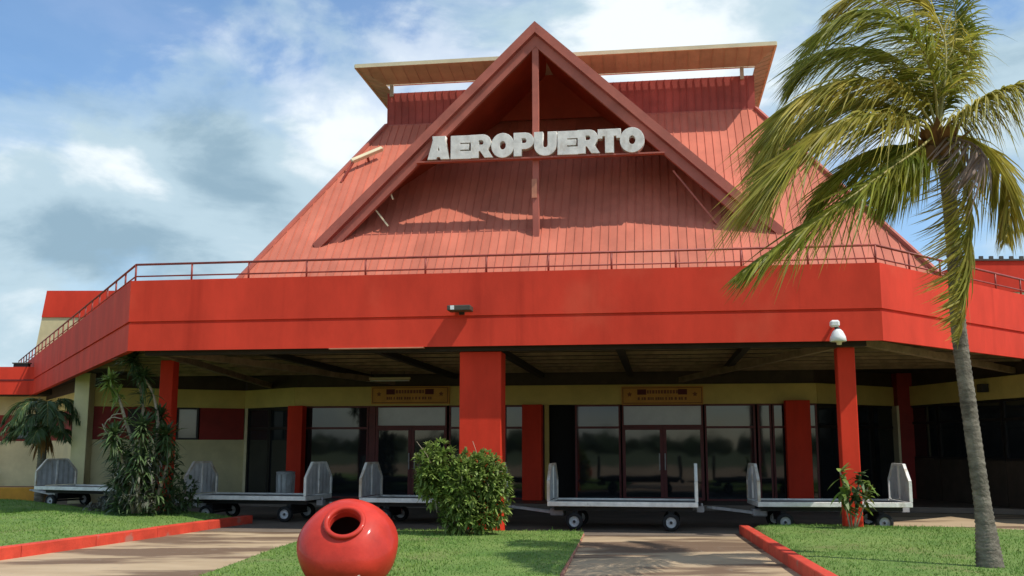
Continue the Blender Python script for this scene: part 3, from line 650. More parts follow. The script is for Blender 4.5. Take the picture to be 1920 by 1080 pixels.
# ================================================================== lamps and fittings on the building
fp = LP(866, 581, -0.02)
lm = empty('flood_lamp', W(fp[0], -0.002, fp[2]), math.atan2(U[1], U[0]), label='flat dark flood lamp fixed to the middle of the front fascia', cat='lamp')
g = MB(); g.box(-.22, .22, -.34, -.03, -.05, .05); hd = g.build('housing', M['lampd'], lm, bevel=.012)
g = MB(); g.box(-.155, -.085, -.36, -.342, -.035, .04); g.build('glare_plate', M['lampw'], hd)
g = MB(); g.box(-.05, .05, -.03, -.001, -.09, .07); g.build('bracket', M['steel'], lm)
wp = LP(1570, 622, -0.25)
wl = empty('hood_lamp', W(wp[0], -0.2, wp[2]), math.atan2(U[1], U[0]), label='white hooded lamp on the fascia above the right column', cat='lamp')
g = MB(); g.lathe([(0.0, 0.05), (.05, .05), (.09, .01), (.135, -.09), (.145, -.16), (.13, -.17), (.06, -.175), (0, -.175)], 20, (.015, 0, 0)); g.build('hood', M['lampw'], wl)
g = MB(); g.lathe([(0, -.23), (.04, -.225), (.05, -.18), (.05, -.17)], 12, (.03, 0, 0)); g.build('bulb', M['creamtrim'], wl)
g = MB(); g.lathe([(.05, .045), (.045, .085), (0, .085)], 12, (.01, 0, 0)); g.build('collar', M['steel'], wl)
g = MB(); g.box(-.11, .05, -.07, .10, .088, .21); g.build('ballast_box', M['lampw'], wl, bevel=.03)
g = MB(); g.box(-.05, -.01, .10, .20, .12, .16); g.build('arm', M['steel'], wl)
tp = atz(727, 712, 3.36)
tl_ = empty('tube_lamp', tp, math.atan2(U[1], U[0]), label='pale fluorescent tube lamp hanging under the dark canopy ceiling', cat='lamp')
g = MB(); g.box(-.62, .62, -.06, .06, 0, .06); g.build('batten', M['creamtrim'], tl_)
g = MB(); g.tube([(-.6, 0, -.025), (.6, 0, -.025)], .018, 8); g.build('tube', M['lampw'], tl_)
for x in (-.45, .45):
    g = MB(); g.tube([(x, 0, .055), (x, 0, .3)], .008, 6); g.build('hanger', M['steel'], tl_)
t_ = tpx(R1p, R2p, 1861); hp = on(R1p, R2p, t_)
sdx = (R2p-R1p)[:2]; ang = math.atan2(sdx[1], sdx[0])
sp = empty('wall_speaker', (hp[0], hp[1], 3.02), ang, label='small dark box speaker on the yellow band right of the palm', cat='speaker')
g = MB(); g.box(-.13, .13, -.24, -.07, -.1, .1); g.build('cabinet', M['steel'], sp, bevel=.01)
g = MB(); g.box(-.11, .11, -.25, -.241, -.08, .08); g.build('grille', M['lampd'], sp)
g = MB(); g.box(-.03, .03, -.07, -.031, -.03, .03); g.build('bracket', M['steel'], sp)

def header_sign(x0, x1, y0, y1, label):
    v = VF-0.10; a, b = LP(x0, y0, v), LP(x1, y1, v); w, h = b[0]-a[0], a[2]-b[2]
    s = empty('door_sign', W((a[0]+b[0])/2, v, b[2]), math.atan2(U[1], U[0]), label=label, cat='sign', group='signs over the doors')
    g = MB(); g.box(-w/2, w/2, -.02, .065, 0, h); g.build('board', M['signb'], s)
    g = MB(); t = .02
    g.box(-w/2+.03, w/2-.03, -.026, -.0215, h-.05, h-.03); g.box(-w/2+.03, w/2-.03, -.026, -.0215, .03, .05)
    g.box(-w/2+.03, -w/2+.05, -.026, -.0215, .055, h-.055); g.box(w/2-.05, w/2-.03, -.026, -.0215, .055, h-.055); g.build('border', M['signm'], s)
    for c in (-.25, .25):
        g = MB(); g.box((c-.055)*w, (c+.055)*w, -.03, -.0215, h*.54, h*.84); g.build('dark_block', M['signd'], s)
    g = MB(); x = -.185*w    # faded lettering, too worn to read
    while x < .17*w:
        cw = random.uniform(.045, .075); g.box(x, x+cw, -.027, -.0215, h*.60, h*.79); x += cw+.022
    g.build('lettering', M['signm'], s)
    g = MB(); x = -.30*w
    while x < .29*w:
        cw = random.uniform(.03, .06); g.box(x, x+cw, -.027, -.0215, h*.25, h*.40); x += cw+random.choice((.018, .018, .05))
    g.build('lettering', M['signm'], s)
    for c in (-.40, .40):
        g = MB(); g.ext([(c*w+.075*math.cos(R(90+36*k))*(1 if k % 2 == 0 else .5), -.028, h*.56+.075*math.sin(R(90+36*k))*(1 if k % 2 == 0 else .5)) for k in range(10)], (0, .006, 0)); g.build('mark', M['signm'], s)
header_sign(697, 842, 725, 757, 'faded orange board with dark red blocks over the doors left of the wide column')
header_sign(1165, 1319, 725, 758, 'faded orange board with dark red blocks over the doors right of the wide column')

# ================================================================== other buildings
def annex():
    t = empty('annex_building', (-23, 37, 0), label='low annex with red parapet and cream walls beyond the left canopy', cat='building')
    g = MB(); g.box(-12, 5.6, 0, .3, 3.45, 4.45); g.build('parapet', M['red'], t)
    g = MB(); g.box(-12, 5.6, -.02, .02, 3.95, 3.99); g.build('parapet_groove_shade', M['frame'], t)  # raised dark strip standing in for a groove's shadow line
    g = MB(); g.box(-12, 12, 1.6, 1.9, 2.75, 3.448); g.build('header', M['cream'], t)
    g = MB(); g.box(-12, 12, 1.65, 1.9, 1.78, 2.748); g.build('red_panel', M['darkred'], t)
    g = MB(); g.box(-12, 12, 1.6, 1.9, 0, 1.778); g.build('lower_wall', M['cream'], t)
    g = MB(); g.box(-12, 12, .3, 12, 3.452, 3.7); g.build('roof', M['timber'], t)
    for x in (-7, -3.2, 0.4, 4.2):
        g = MB(); g.box(x, x+1.1, 1.62, 1.66, 1.85, 2.7); f = g.build('window', M['darkframe'], t)
        g = MB(); g.box(x+.06, x+1.04, 1.60, 1.618, 1.91, 2.64); g.build('pane', M['blueglass'], f)
    for x in (-1.2, 3.2):
        g = MB(); g.box(x, x+.5, 1.2, 1.62, .12, .62); g.build('vent_unit', M['sheet'], t)
    return t
annex()
vb = empty('vent_box', atz(41, 686, 4.455)*[1, 0, 0]+np.array([0, 37.15, 4.455]), label='small dark vent box on the red parapet at far left', cat='vent')
vb.location = (atY(41, 684, 37.15)[0], 37.15, 4.45)
g = MB(); g.box(-.26, .26, -.1, .12, 0, .12); g.build('housing', M['steel'], vb)
g = MB(); g.box(-.3, .3, -.13, .15, .12, .16); g.build('lid', M['lampd'], vb)
def tower(px0, py0, px1, py1, Y, right, ztop, label):
    """wing block with a battered end wall: red top band over cream"""
    p, q = atY(px0, py0, Y), atY(px1, py1, Y)
    s = (q[0]-p[0])/(p[2]-q[2])
    t = empty('wing_block', (p[0], Y, 0), label=label, cat='building')
    z2 = ztop; z1 = ztop-1.05; sgn = 1 if right > 0 else -1
    def prism(z0, z1_, y0, y1, nme, m, o=0.0):
        g = MB(); xa, xb = s*(z2-z0)-o, s*(z2-z1_)-o
        g.hexa([(xa, y0, z0), (right, y0, z0), (right, y1, z0), (xa, y1, z0), (xb, y0, z1_), (right, y0, z1_), (right, y1, z1_), (xb, y1, z1_)]); return g.build(nme, M[m], t)
    prism(z1, z2, 0, 9, 'top_band', 'red'); prism(0, z1-.003, 0.04, 8.96, 'wall', 'cream')
    return t, p
tower(88, 545, 63, 668, 39.3, 8.5, atY(88, 545, 39.3)[2], 'tall wing block with red top band over cream behind the left canopy')
rt_, rp_ = tower(1815, 490, 1822, 560, 33.5, 9, atY(1830, 489, 33.5)[2], 'red wing block with dark coping behind the right canopy')
ztp = atY(1830, 489, 33.5)[2]
g = MB(); g.box(-.05, 9, -.05, .3, ztp, ztp+.06); cp_ = g.build('coping', M['lampd'], rt_)
for k in range(26):
    g = MB(); g.box(.05+k*.34, .17+k*.34, -.03, .06, ztp+.062, ztp+.16); g.build('coping_stud', M['lampd'], cp_)
yk = empty('planter_wall', (-19, 29.6, 0), label='low yellow painted planter wall at the left behind the carts', cat='wall')
g = MB(); g.box(-9, 5.35, 0, .3, 0, .42); g.build('wall', M['yellow'], yk, bevel=.02)
g = MB(); g.box(-9, 5.3, .31, 1.6, 0, .40); g.build('soil', M['husk'], yk)

# ================================================================== baggage carts
def make_cart():
    t = empty('baggage_cart'); L, Wd, zd = 2.86, 1.40, 0.50
    g = MB(); g.box(-L/2+.05, L/2-.05, -Wd/2+.05, Wd/2-.05, zd-.02, zd+.012); g.build('deck', M['deck'], t)
    for y in (-Wd/2, Wd/2-.045):
        g = MB(); g.box(-L/2, L/2, y, y+.045, zd-.045, zd+.045); g.build('side_rail', M['white'], t, bevel=.006)
    for x in (-L/2, L/2-.045):
        g = MB(); g.box(x, x+.045, -Wd/2+.047, Wd/2-.047, zd-.05, zd+.045); g.build('end_rail', M['white'], t, bevel=.006)
    g = MB()
    for y in (-.36, .36): g.box(-L/2+.1, L/2-.1, y-.04, y+.04, zd-.14, zd-.022)
    for x in (-.95, -.5, 0, .5, .95): g.box(x-.03, x+.03, -.315, .315, zd-.10, zd-.024)
    g.build('chassis', M['steel'], t)
    for s, m in ((-1, 'whiterust'), (1, 'white')):
        e = empty('end_board', (s*(L/2-.0225), 0, zd+.052)); e.parent = t
        h0, h1, yb, yt = .38, .70, Wd/2-.004, .36
        out = [(-yb, 0), (-yb, h0), (-yt, h1), (yt, h1), (yb, h0), (yb, 0)]
        g = MB(); k = .048
        for (a, b), (c, d) in zip(out[:-1], out[1:]):
            g.bar((0, a*.97, b*.98), (0, c*.97, d*.98), .045, .055, (1, 0, 0))
        g.build('frame', M[m], e)
        g = MB(); n = 14; ys = [-yb+.06+(2*yb-.12)*i/n for i in range(n+1)]      # corrugated sheet with the corners cut
        def top(y): return h1-.02 if abs(y) <= yt else h1-.02-(abs(y)-yt)/(yb-yt)*(h1-h0)
        for i in range(n):
            x0, x1 = (.006 if i % 2 else -.006), (.006 if (i+1) % 2 else -.006)
            g.face([(x0, ys[i], .01), (x1, ys[i+1], .01), (x1, ys[i+1], top(ys[i+1])), (x0, ys[i], top(ys[i]))])
            g.face([(x0+.004, ys[i], .01), (x0+.004, ys[i], top(ys[i])), (x1+.004, ys[i+1], top(ys[i+1])), (x1+.004, ys[i+1], .01)])
        g.build('panel', M['sheet'], e, recalc=False)
        g = MB(); g.box(-.026, .026, -.025, .025, .03, h1-.03); g.build('stiffener', M['white'], e)
    for x in (-.92, .92):
        g = MB(); g.tube([(x, -.52, .165), (x, .52, .165)], .025, 8); g.box(x-.05, x+.05, -.42, .42, .20, .355); g.build('axle', M['steel'], t)
        for y in (-.58, .58):
            s = -1 if y < 0 else 1
            g = MB(); g.lathe([(.10, -.055), (.15, -.06), (.165, -.04), (.165, .04), (.15, .06), (.10, .055)], 24, (x, y, .165), (0, 1, 0)); w = g.build('wheel', M['rubber'], t)
            g = MB(); g.lathe([(0, -.03), (.03, -.035), (.035, -.02), (.075, -.015), (.11, -.045), (.112, .045), (.075, .015), (.035, .02), (.03, .035), (0, .03)], 20, (x, y, .165), (0, 1, 0)); g.build('hub', M['hub'], w)
            g = MB(); g.lathe([(0, s*.048), (.022, s*.046), (.03, s*.03)], 10, (x, y, .165), (0, 1, 0)); g.build('hub_cap', M['steel'], w)
    g = MB(); g.box(-L/2-.02, -L/2+.26, -.14, .14, .24, .38); g.build('hitch_block', M['palesteel'], t, bevel=.02)
    g = MB(); g.bar((-L/2-.02, -.10, .31), (-L/2-.80, -.02, .40), .045, .05); g.bar((-L/2-.02, .10, .31), (-L/2-.80, .02, .40), .045, .05)
    g.lathe([(.02, -.02), (.055, -.02), (.055, .02), (.02, .02), (.02, -.02)], 14, (-L/2-.85, 0, .40)); g.build('tow_bar', M['palesteel'], t)
    g = MB(); g.box(L/2-.02, L/2+.12, -.08, .08, .33, .44); g.tube([(L/2+.08, 0, .42), (L/2+.08, 0, .50)], .02, 8); g.build('rear_hook', M['palesteel'], t)
    return t
cart0 = make_cart()
carts = [(-12.17, 27.3, 113, 'baggage cart farthest left with broad grey end board beside the small palm'),
         (-6.62, 22.45, 103, 'baggage cart with both grey end boards between the tall shrub and the red jar'),
         (-2.62, 21.25, 101, 'baggage cart with its right half hidden behind the leafy bush'),
         (1.20, 19.95, 99.5, 'empty white baggage cart wholly in view right of the wide column'),
         (5.20, 19.75, 94.5, 'baggage cart standing behind the slim right column near the palm')]
for i, (x, y, az, lab) in enumerate(carts):
    c = cart0 if i == 0 else copy_tree(cart0)
    rz = R(90-az); off = Matrix.Rotation(rz, 3, 'Z') @ Vector((-.92, -.58, 0))
    c.location = (x-off.x, y-off.y, 0.0); c.rotation_euler = (0, 0, rz)
    tag(c, lab, 'baggage cart', 'baggage carts coupled in a train under the canopy edge')

# grey ribbed bin by the splayed doors
bp_ = LP(535, 912, VF-1.3)
bn = empty('litter_bin', W(bp_[0], VF-1.3, ZF), label='grey ribbed litter bin by the left inner column', cat='bin')
g = MB(); g.lathe([(0, 0), (.22, 0), (.24, .72), (.0, .72)], 16); g.build('body', M['sheet'], bn)
g = MB(); g.lathe([(.25, .70), (.26, .76), (.16, .78), (.15, .74)], 16); g.build('rim', M['palesteel'], bn)
for k in range(10):
    g = MB(); a = 2*math.pi*k/10; g.bar((.235*math.cos(a), .235*math.sin(a), .05), (.25*math.cos(a), .25*math.sin(a), .69), .025, .02, (math.cos(a), math.sin(a), 0)); g.build('rib', M['palesteel'], bn)

# ================================================================== clay jar
def make_jar():
    ct = atY(653, 1023, 11.75); r = 93/F_PX*11.75*.985; kb = 0.74
    t = empty('clay_jar', (ct[0], 11.75, 0), label='big round red clay jar tipped towards the path on the middle lawn', cat='jar')
    ax = Vector((0.0, -0.74, 0.70)).normalized(); q = Vector((0, 0, 1)).rotation_difference(ax)
    o = Vector((0, 0, ct[2])); rn = r*.352
    prof = [(0.0, -r*kb*.93), (r*.22, -r*kb*.93)]+[(r*math.sin(R(a))**0.94, -r*kb*math.cos(R(a))) for a in range(20, 168, 4)]
    prof = [p for p in prof if not (p[1] > 0 and p[0] < rn+.05)]
    zn = prof[-1][1]; prof += [(rn+.028, zn+.008), (rn+.0, zn+.018), (rn-.02, zn+.030)]
    g = MB(); g.lathe(prof, 72, o, ax); body = g.build('body', M['clay'], t)
    for v in body.data.vertices:      # hand-thrown: slightly uneven wall
        d = Vector(v.co)-o; v.co = o+d*(1+.010*math.sin(d.x*9+d.z*5)+.007*math.sin(d.z*17-d.y*11))
    g = MB(); g.lathe([(rn-.03, zn+.004), (rn+.010, zn+.012), (rn+.030, zn+.026), (rn+.034, zn+.046), (rn+.018, zn+.060), (rn-.010, zn+.060), (rn-.024, zn+.044), (rn-.026, zn+.01), (rn-.028, zn-.08)], 48, o, ax); g.build('rim', M['clay'], t)
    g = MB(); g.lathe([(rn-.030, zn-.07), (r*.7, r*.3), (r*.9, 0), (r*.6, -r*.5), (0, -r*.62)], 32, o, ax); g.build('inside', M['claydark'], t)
    # white painted strokes low on the belly, only their tops in view
    deps = np.array(o); g = MB(); A = np.array(ax)
    e1 = np.array([1., 0, 0]); e2 = np.cross(A, e1)          # e2 points down the front of the belly
    if e2[2] > 0: e2 = -e2
    def on_jar(lat, ang):
        th = R(ang); rad = r*math.sin(th)**0.94; h = r*kb*math.cos(th); dd = e1*lat+e2*math.sqrt(max(0, 1-lat*lat))
        return deps+A*h+dd*rad*1.006, (A*h/(kb*kb)+dd*rad)/np.linalg.norm(A*h/(kb*kb)+dd*rad)
    for k in range(5):
        x = .03+k*.075; p0, nn = on_jar(x, 71); p1, _ = on_jar(x, 78); p2, _ = on_jar(x+.04, 71); p3, _ = on_jar(x+.04, 78)
        g.bar(p0, p1, .008, .006, nn); g.bar(p2, p3, .008, .006, nn)
        if k % 2 == 0: g.bar(p0, p2, .008, .0055, nn)
        else: g.bar((p0+p1)/2, (p2+p3)/2, .008, .0055, nn)
    g.build('painted_strokes', M['lampw'], t, label='white painted strokes on the belly of the jar')
    return t
make_jar()

# ================================================================== vegetation
def strip_leaf(mb, base, d, side, L, w, grav, seg=3):
    """one tapering blade; grav bends it"""
    vs = []; base = np.array(base)
    for i in range(seg+1):
        s = i/seg; p = base + d*(L*s) + grav*(L*s*s)
        ww = w*(math.sin(math.pi*min(0.97, 0.18+0.80*s)))*0.5
        if i == seg: vs.append(p)
        else: vs += [p-side*ww, p+side*ww]
    fs = [(2*i, 2*i+1, 2*i+3, 2*i+2) for i in range(seg-1)]+[(2*seg-2, 2*seg-1, 2*seg)]
    mb.mesh(vs, fs)
def spline(pts, n):
    pts = np.array(pts, float); P = np.vstack([2*pts[0]-pts[1], pts, 2*pts[-1]-pts[-2]]); out = []
    m = len(pts)-1
    for k in range(n+1):
        t = k/n*m; i = min(int(t), m-1); f = t-i; p0, p1, p2, p3 = P[i:i+4]
        out.append(0.5*((2*p1)+(-p0+p2)*f+(2*p0-5*p1+4*p2-p3)*f*f+(-p0+3*p1-3*p2+p3)*f**3))
    return np.array(out)
def frond(ctrl, mats, parent, n=90, Lmax=0.85, wind=(-0.70, 0, -0.35), droop=0.62, w=0.028, start=0.14, rr=0.022, spread=0.75, both=True):
    C = spline(ctrl, n); mb = MB()
    mb.mi = 0; mb.tube(C[::3] if n % 3 == 0 else np.vstack([C[::3], C[-1:]]), list(np.linspace(rr, rr*.2, len(C[::3])+(0 if n % 3 == 0 else 1))), 6)
    mb.mi = 1; wind = np.array(wind, float)
    hint = np.array([0.2, -1., 0.3])
    for i in range(int(n*start), n+1):
        s = i/n; t = C[min(i+1, n)]-C[max(i-1, 0)]; t /= np.linalg.norm(t)
        a = np.cross(t, Z)
        if np.linalg.norm(a) < .25: a = np.cross(t, hint)
        a /= np.linalg.norm(a); b = np.cross(a, t)
        env = math.sin(math.pi*min(1, 0.22+0.80*(s-start)/(1-start)))**0.7*(1 if s < .96 else .8)
        for sgn in ((-1, 1) if both else (1,)):
            for rep in range(2 if random.random() < .45 or s > .9 else 3):
                d = a*sgn*spread + t*(0.55+.5*s) + b*random.uniform(-.05, .25) + wind*random.uniform(.15, .6) + rng.normal(0, .10, 3)
                d /= np.linalg.norm(d)
                L = Lmax*env*random.uniform(.78, 1.1)
                gr = (-Z*random.uniform(.6, 1.3)*droop + wind*random.uniform(.15, .6))
                sd = np.cross(d, t*0.6+Z*.4+rng.normal(0, .3, 3)); sd /= (np.linalg.norm(sd)+1e-9)
                strip_leaf(mb, C[i]+t*random.uniform(-.02, .02), d, sd, L, w*random.uniform(.7, 1.1), gr, 4)
    return mb.build('frond', mats, parent, recalc=False)
def ring_trunk(C, radii, n=14, ring=0.06):
    """trunk with uneven leaf-scar rings"""
    seg = np.linalg.norm(np.diff(C, axis=0), axis=1).sum(); m = int(seg/ring*2); ts = np.linspace(0, 1, m+1)
    P = spline(C, m); rad = np.interp(ts, np.linspace(0, 1, len(radii)), radii); vs = []; fs = []
    for j in range(m+1):
        t = P[min(j+1, m)]-P[max(j-1, 0)]; t /= np.linalg.norm(t); a = np.cross(t, (0, 1, 0)); a /= np.linalg.norm(a); b = np.cross(t, a)
        k_ = (1.05 if j % 2 else 0.96)+random.uniform(-.02, .02)
        for k in range(n):
            an = 2*math.pi*k/n; r = rad[j]*(k_+random.uniform(-.025, .025)); vs.append(P[j]+r*(a*math.cos(an)+b*math.sin(an)))
    for j in range(m):
        for k in range(n): fs.append((j*n+k, j*n+(k+1) % n, (j+1)*n+(k+1) % n, (j+1)*n+k))
    g = MB(); g.sm = True; g.mesh(vs, fs); return g
def coconut_palm():
    Yb = 13.35
    bs = atz(1856, 1060, 0.09); Yb = bs[1]
    t = empty('coconut_palm', (0, 0, 0), label='wind-blown coconut palm with bare grey trunk on the right lawn', cat='palm tree')
    T3 = [atY(x, y, Y) for x, y, Y in ((1857, 1066, Yb), (1843, 950, Yb+.05), (1819, 780, Yb+.08), (1798, 620, Yb+.1), (1789, 480, Yb+.1), (1776, 335, Yb+.08), (1762, 262, Yb+.05))]
    g = ring_trunk(T3, [.170, .106, .098, .098, .095, .092, .090]); g.build('trunk', M['trunk'], t)
    H = (1758, 248, Yb+.05)
    def P(lst): return [atY(x, y, Yb+dy) for x, y, dy in lst]
    G, Yl, D, Rr = M['frond'], M['frondy'], M['frondd'], M['rachis']
    h = (1758, 248, 0.0)
    spec = [
     ([h, (1772, 150, .1), (1768, 62, .2), (1722, -8, .3), (1630, -18, .4), (1540, 30, .5)], Yl, 1.15, {}),
     ([h, (1768, 150, .3), (1790, 70, .7), (1785, -10, 1.0), (1740, -80, 1.3)], G, 1.1, {}),
     ([h, (1752, 160, -.2), (1722, 80, -.4), (1660, 30, -.6), (1590, 30, -.8), (1540, 70, -1.0)], G, 1.15, {}),
     ([h, (1735, 175, .3), (1690, 115, .6), (1610, 92, .9), (1530, 110, 1.2), (1470, 180, 1.4)], G, 1.0, {}),
     ([h, (1715, 190, -.2), (1655, 155, -.4), (1570, 155, -.6), (1490, 200, -.8), (1440, 290, -1.0)], Yl, 1.15, {}),
     ([h, (1710, 215, .4), (1630, 190, .8), (1540, 215, 1.1), (1465, 270, 1.3), (1425, 360, 1.4)], G, 1.1, {}),
     ([h, (1700, 225, -.5), (1620, 215, -1.0), (1530, 255, -1.3), (1470, 320, -1.5), (1432, 390, -1.6)], Yl, 1.15, {}),
     ([h, (1715, 285, -.4), (1650, 330, -.9), (1560, 395, -1.3), (1460, 465, -1.6), (1368, 528, -1.8)], G, .85, {}),
     ([h, (1720, 270, .5), (1650, 285, 1.0), (1570, 340, 1.4), (1510, 420, 1.6)], G, .85, {}),
     ([h, (1725, 300, .7), (1690, 340, 1.2), (1650, 400, 1.4)], G, .6, {}),
     ([h, (1800, 218, -.2), (1850, 185, -.4), (1915, 158, -.6), (2010, 165, -.8)], Yl, .75, dict(wind=(-.5, 0, -.4), droop=.8)),
     ([h, (1815, 262, .2), (1862, 300, .4), (1893, 370, .5), (1885, 460, .5)], Yl, .62, dict(wind=(-.25, 0, -.5), droop=.7, spread=.6)),
     ([h, (1800, 262, -.3), (1835, 275, -.5), (1842, 300, -.6), (1826, 325, -.6)], D, .52, dict(wind=(-1.5, 0, -1.0), droop=.45, n=16)),
     ([h, (1790, 275, -.25), (1815, 350, -.32), (1816, 440, -.30), (1810, 540, -.28), (1795, 655, -.28)], Yl, .66, dict(wind=(-1.1, 0, .05), droop=.12, spread=.55, start=.25)),
     ([h, (1778, 180, .5), (1812, 120, 1.1), (1818, 60, 1.5), (1800, 10, 1.8)], G, .6, {}),
    ]
    for ctrl, m, L, kw in spec:
        frond(P(ctrl), [Rr if m is not D else D, m], t, Lmax=L, **kw)
    g = MB()     # fibrous husks and a few nuts at the crown
    hb = np.array(atY(*H))
    for k in range(16):
        a = 2*math.pi*k/16; d = np.array([math.cos(a)*.5, math.sin(a)*.5, random.uniform(.4, 1.0)]); d /= np.linalg.norm(d)
        strip_leaf(g, hb+np.array([math.cos(a)*.08, math.sin(a)*.08, -.28]), d, np.cross(d, Z)/np.linalg.norm(np.cross(d, Z)), random.uniform(.4, .6), .16, -Z*.1, 3)
    g.build('husk', M['husk'], t, recalc=False)
    for k in range(6):
        a = random.uniform(0, 6.28); c = hb+np.array([.20*math.cos(a), .20*math.sin(a), -.28+random.uniform(-.08, .1)]); g = MB()
        g.lathe([(0, -.10), (.06, -.085), (.095, -.01), (.075, .07), (0, .11)], 10, c, (math.cos(a)*.5, math.sin(a)*.5, .8)); g.build('coconut', M['husk'], t)
coconut_palm()

def small_palm():
    b = np.array([atY(78, 870, 29.0)[0], 29.0, 0.0]); c = atY(82, 800, 29.0)
    t = empty('small_palm', b, label='small drooping palm with dry lower fronds beside the far left cart', cat='palm tree')
    top = np.array([c[0]-b[0], 0, c[2]]); g = ring_trunk([np.array([0, 0, -.02]), top*.5, top], [.14, .12, .11], 10, .08); g.build('trunk', M['trunk'], t)
    for k in range(22):
        a = 2*math.pi*k/22+random.uniform(-.1, .1); e = (1.5 if k % 3 == 0 else .75 if k % 3 == 1 else -.1)+random.uniform(-.15, .15); L = random.uniform(1.0, 1.25)
        hd = np.array([math.cos(a), math.sin(a), 0])
        pts = [top, top+hd*L*.35+Z*L*.42*e, top+hd*L*.72+Z*(L*.40*e-.12), top+hd*L*1.0+Z*(L*.25*e-.42)]
        dry = e < -.2 and k % 2
        frond(pts, [M['rachis'], M['orange'] if dry else M['darkleaf']], t, n=30, Lmax=.42, wind=(-.1, 0, -.1), droop=.6, w=.035, start=.12, rr=.014)
    g = MB()
    for k in range(60):
        a = random.uniform(0, 6.28); d = np.array([math.cos(a)*.35, math.sin(a)*.35, -1.0]); d /= np.linalg.norm(d)
        sd = np.array([-math.sin(a), math.cos(a), 0]); strip_leaf(g, top+np.array([math.cos(a)*.12, math.sin(a)*.12, -.1]), d, sd, random.uniform(.5, .95), .07, np.zeros(3), 3)
    g.build('dry_skirt', M['orange'], t, recalc=False)
small_palm()

def tuft(mb, base, dirv, n, L, w, spread=1.0, droop=.5):
    dirv = np.array(dirv, float); dirv /= np.linalg.norm(dirv)
    for k in range(n):
        d = dirv*random.uniform(.2, 1.0)+rng.normal(0, .55, 3)*spread; d /= np.linalg.norm(d)
        sd = np.cross(d, Z+rng.normal(0, .2, 3)); sd /= np.linalg.norm(sd)+1e-9
        strip_leaf(mb, np.array(base)+d*.01, d, sd, L*random.uniform(.6, 1.1), w*random.uniform(.7, 1.1), -Z*droop*random.uniform(.3, 1), 4)
def tall_shrub():
    Y = 20.9; bx = atY(262, 955, Y)[0]; z0 = 0.22
    t = empty('dracaena_shrub', (bx, Y, z0), label='tall straggly dracaena with pale bent stems on the left lawn', cat='shrub')
    def Q(px, py, dy=0.0): return atY(px, py, Y+dy)-np.array([bx, Y, z0])
    stems = [[(255, 962, 0), (262, 880, 0), (236, 790, .1), (222, 745, .15), (206, 715, .15)],
             [(265, 962, .1), (272, 860, .2), (268, 760, .25), (258, 700, .3), (250, 672, .3)],
             [(275, 962, -.1), (290, 880, 0), (296, 790, .1), (285, 735, .15), (268, 705, .1)],
             [(250, 962, -.2), (240, 900, -.3), (225, 850, -.4), (214, 815, -.5)],
             [(285, 962, -.2), (305, 900, -.2), (318, 850, -.2), (312, 815, -.2)],
             [(262, 962, -.3), (258, 900, -.45), (262, 850, -.5), (268, 800, -.5)],
             [(270, 962, .3), (285, 890, .4), (312, 830, .5), (300, 780, .5)]]
    for i, s in enumerate(stems):
        C = spline([Q(*p) for p in s], 14); g = MB(); g.tube(C, list(np.linspace(.045, .022, 15)), 7); g.build('stem', M['stem'], t)
        g = MB(); L = (.38, .42, .36, .46, .46, .46, .42)[i]
        tuft(g, C[-1], (0, 0, 1), 80, L, .05, 1.0, .6)
        tuft(g, C[-1]-Z*.12, (0, 0, .6), 40, L*.9, .045, 1.1, .8)
        if i in (1, 2): tuft(g, C[-1]-Z*.08, (-.5, 0, .6), 26, L, .05, .8, .7)
        for j in range(4, 14):
            if random.random() < (.8 if i > 2 else .6): tuft(g, C[j], (random.uniform(-1, 1), random.uniform(-1, .3), .3), 14, L*.8, .045, .9, .6)
        g.build('foliage', M['darkleaf'] if i != 0 else M['bush'], t, recalc=False)
    g = MB()
    for k in range(270):
        a = random.uniform(0, 6.28); r = math.sqrt(random.random())*.66; h = random.uniform(.0, 1.55)*(1.1-.5*r)
        tuft(g, (r*math.cos(a)+.05, r*math.sin(a)*.7, h), (math.cos(a), math.sin(a), .5), 5, .30, .05, .8, .6)
    g.build('foliage', M['darkleaf'], t, recalc=False)
    g = MB()
    for k in range(130):
        a = random.uniform(0, 6.28); r = math.sqrt(random.random())*.55; h = random.uniform(.25, 1.15)
        tuft(g, (r*math.cos(a)+.05, -abs(r*math.sin(a))*.8-.15, h), (0, -.6, .5), 4, .22, .035, 1.0, .6)
    g.build('grey_foliage', M['greyleaf'], t, recalc=False)
    g = MB()      # dry curled twigs
    for pts in ([(238, 792, 0), (215, 812, -.1), (196, 800, -.1), (208, 783, -.1), (232, 786, 0)], [(236, 800, 0), (220, 820, -.1), (200, 812, -.15), (192, 795, -.1)], [(232, 775, 0), (212, 778, 0), (205, 790, 0)]):
        g.tube(spline([Q(*p) for p in pts], 12), .012, 5)
    g.build('dry_twig', M['stem'], t)
tall_shrub()

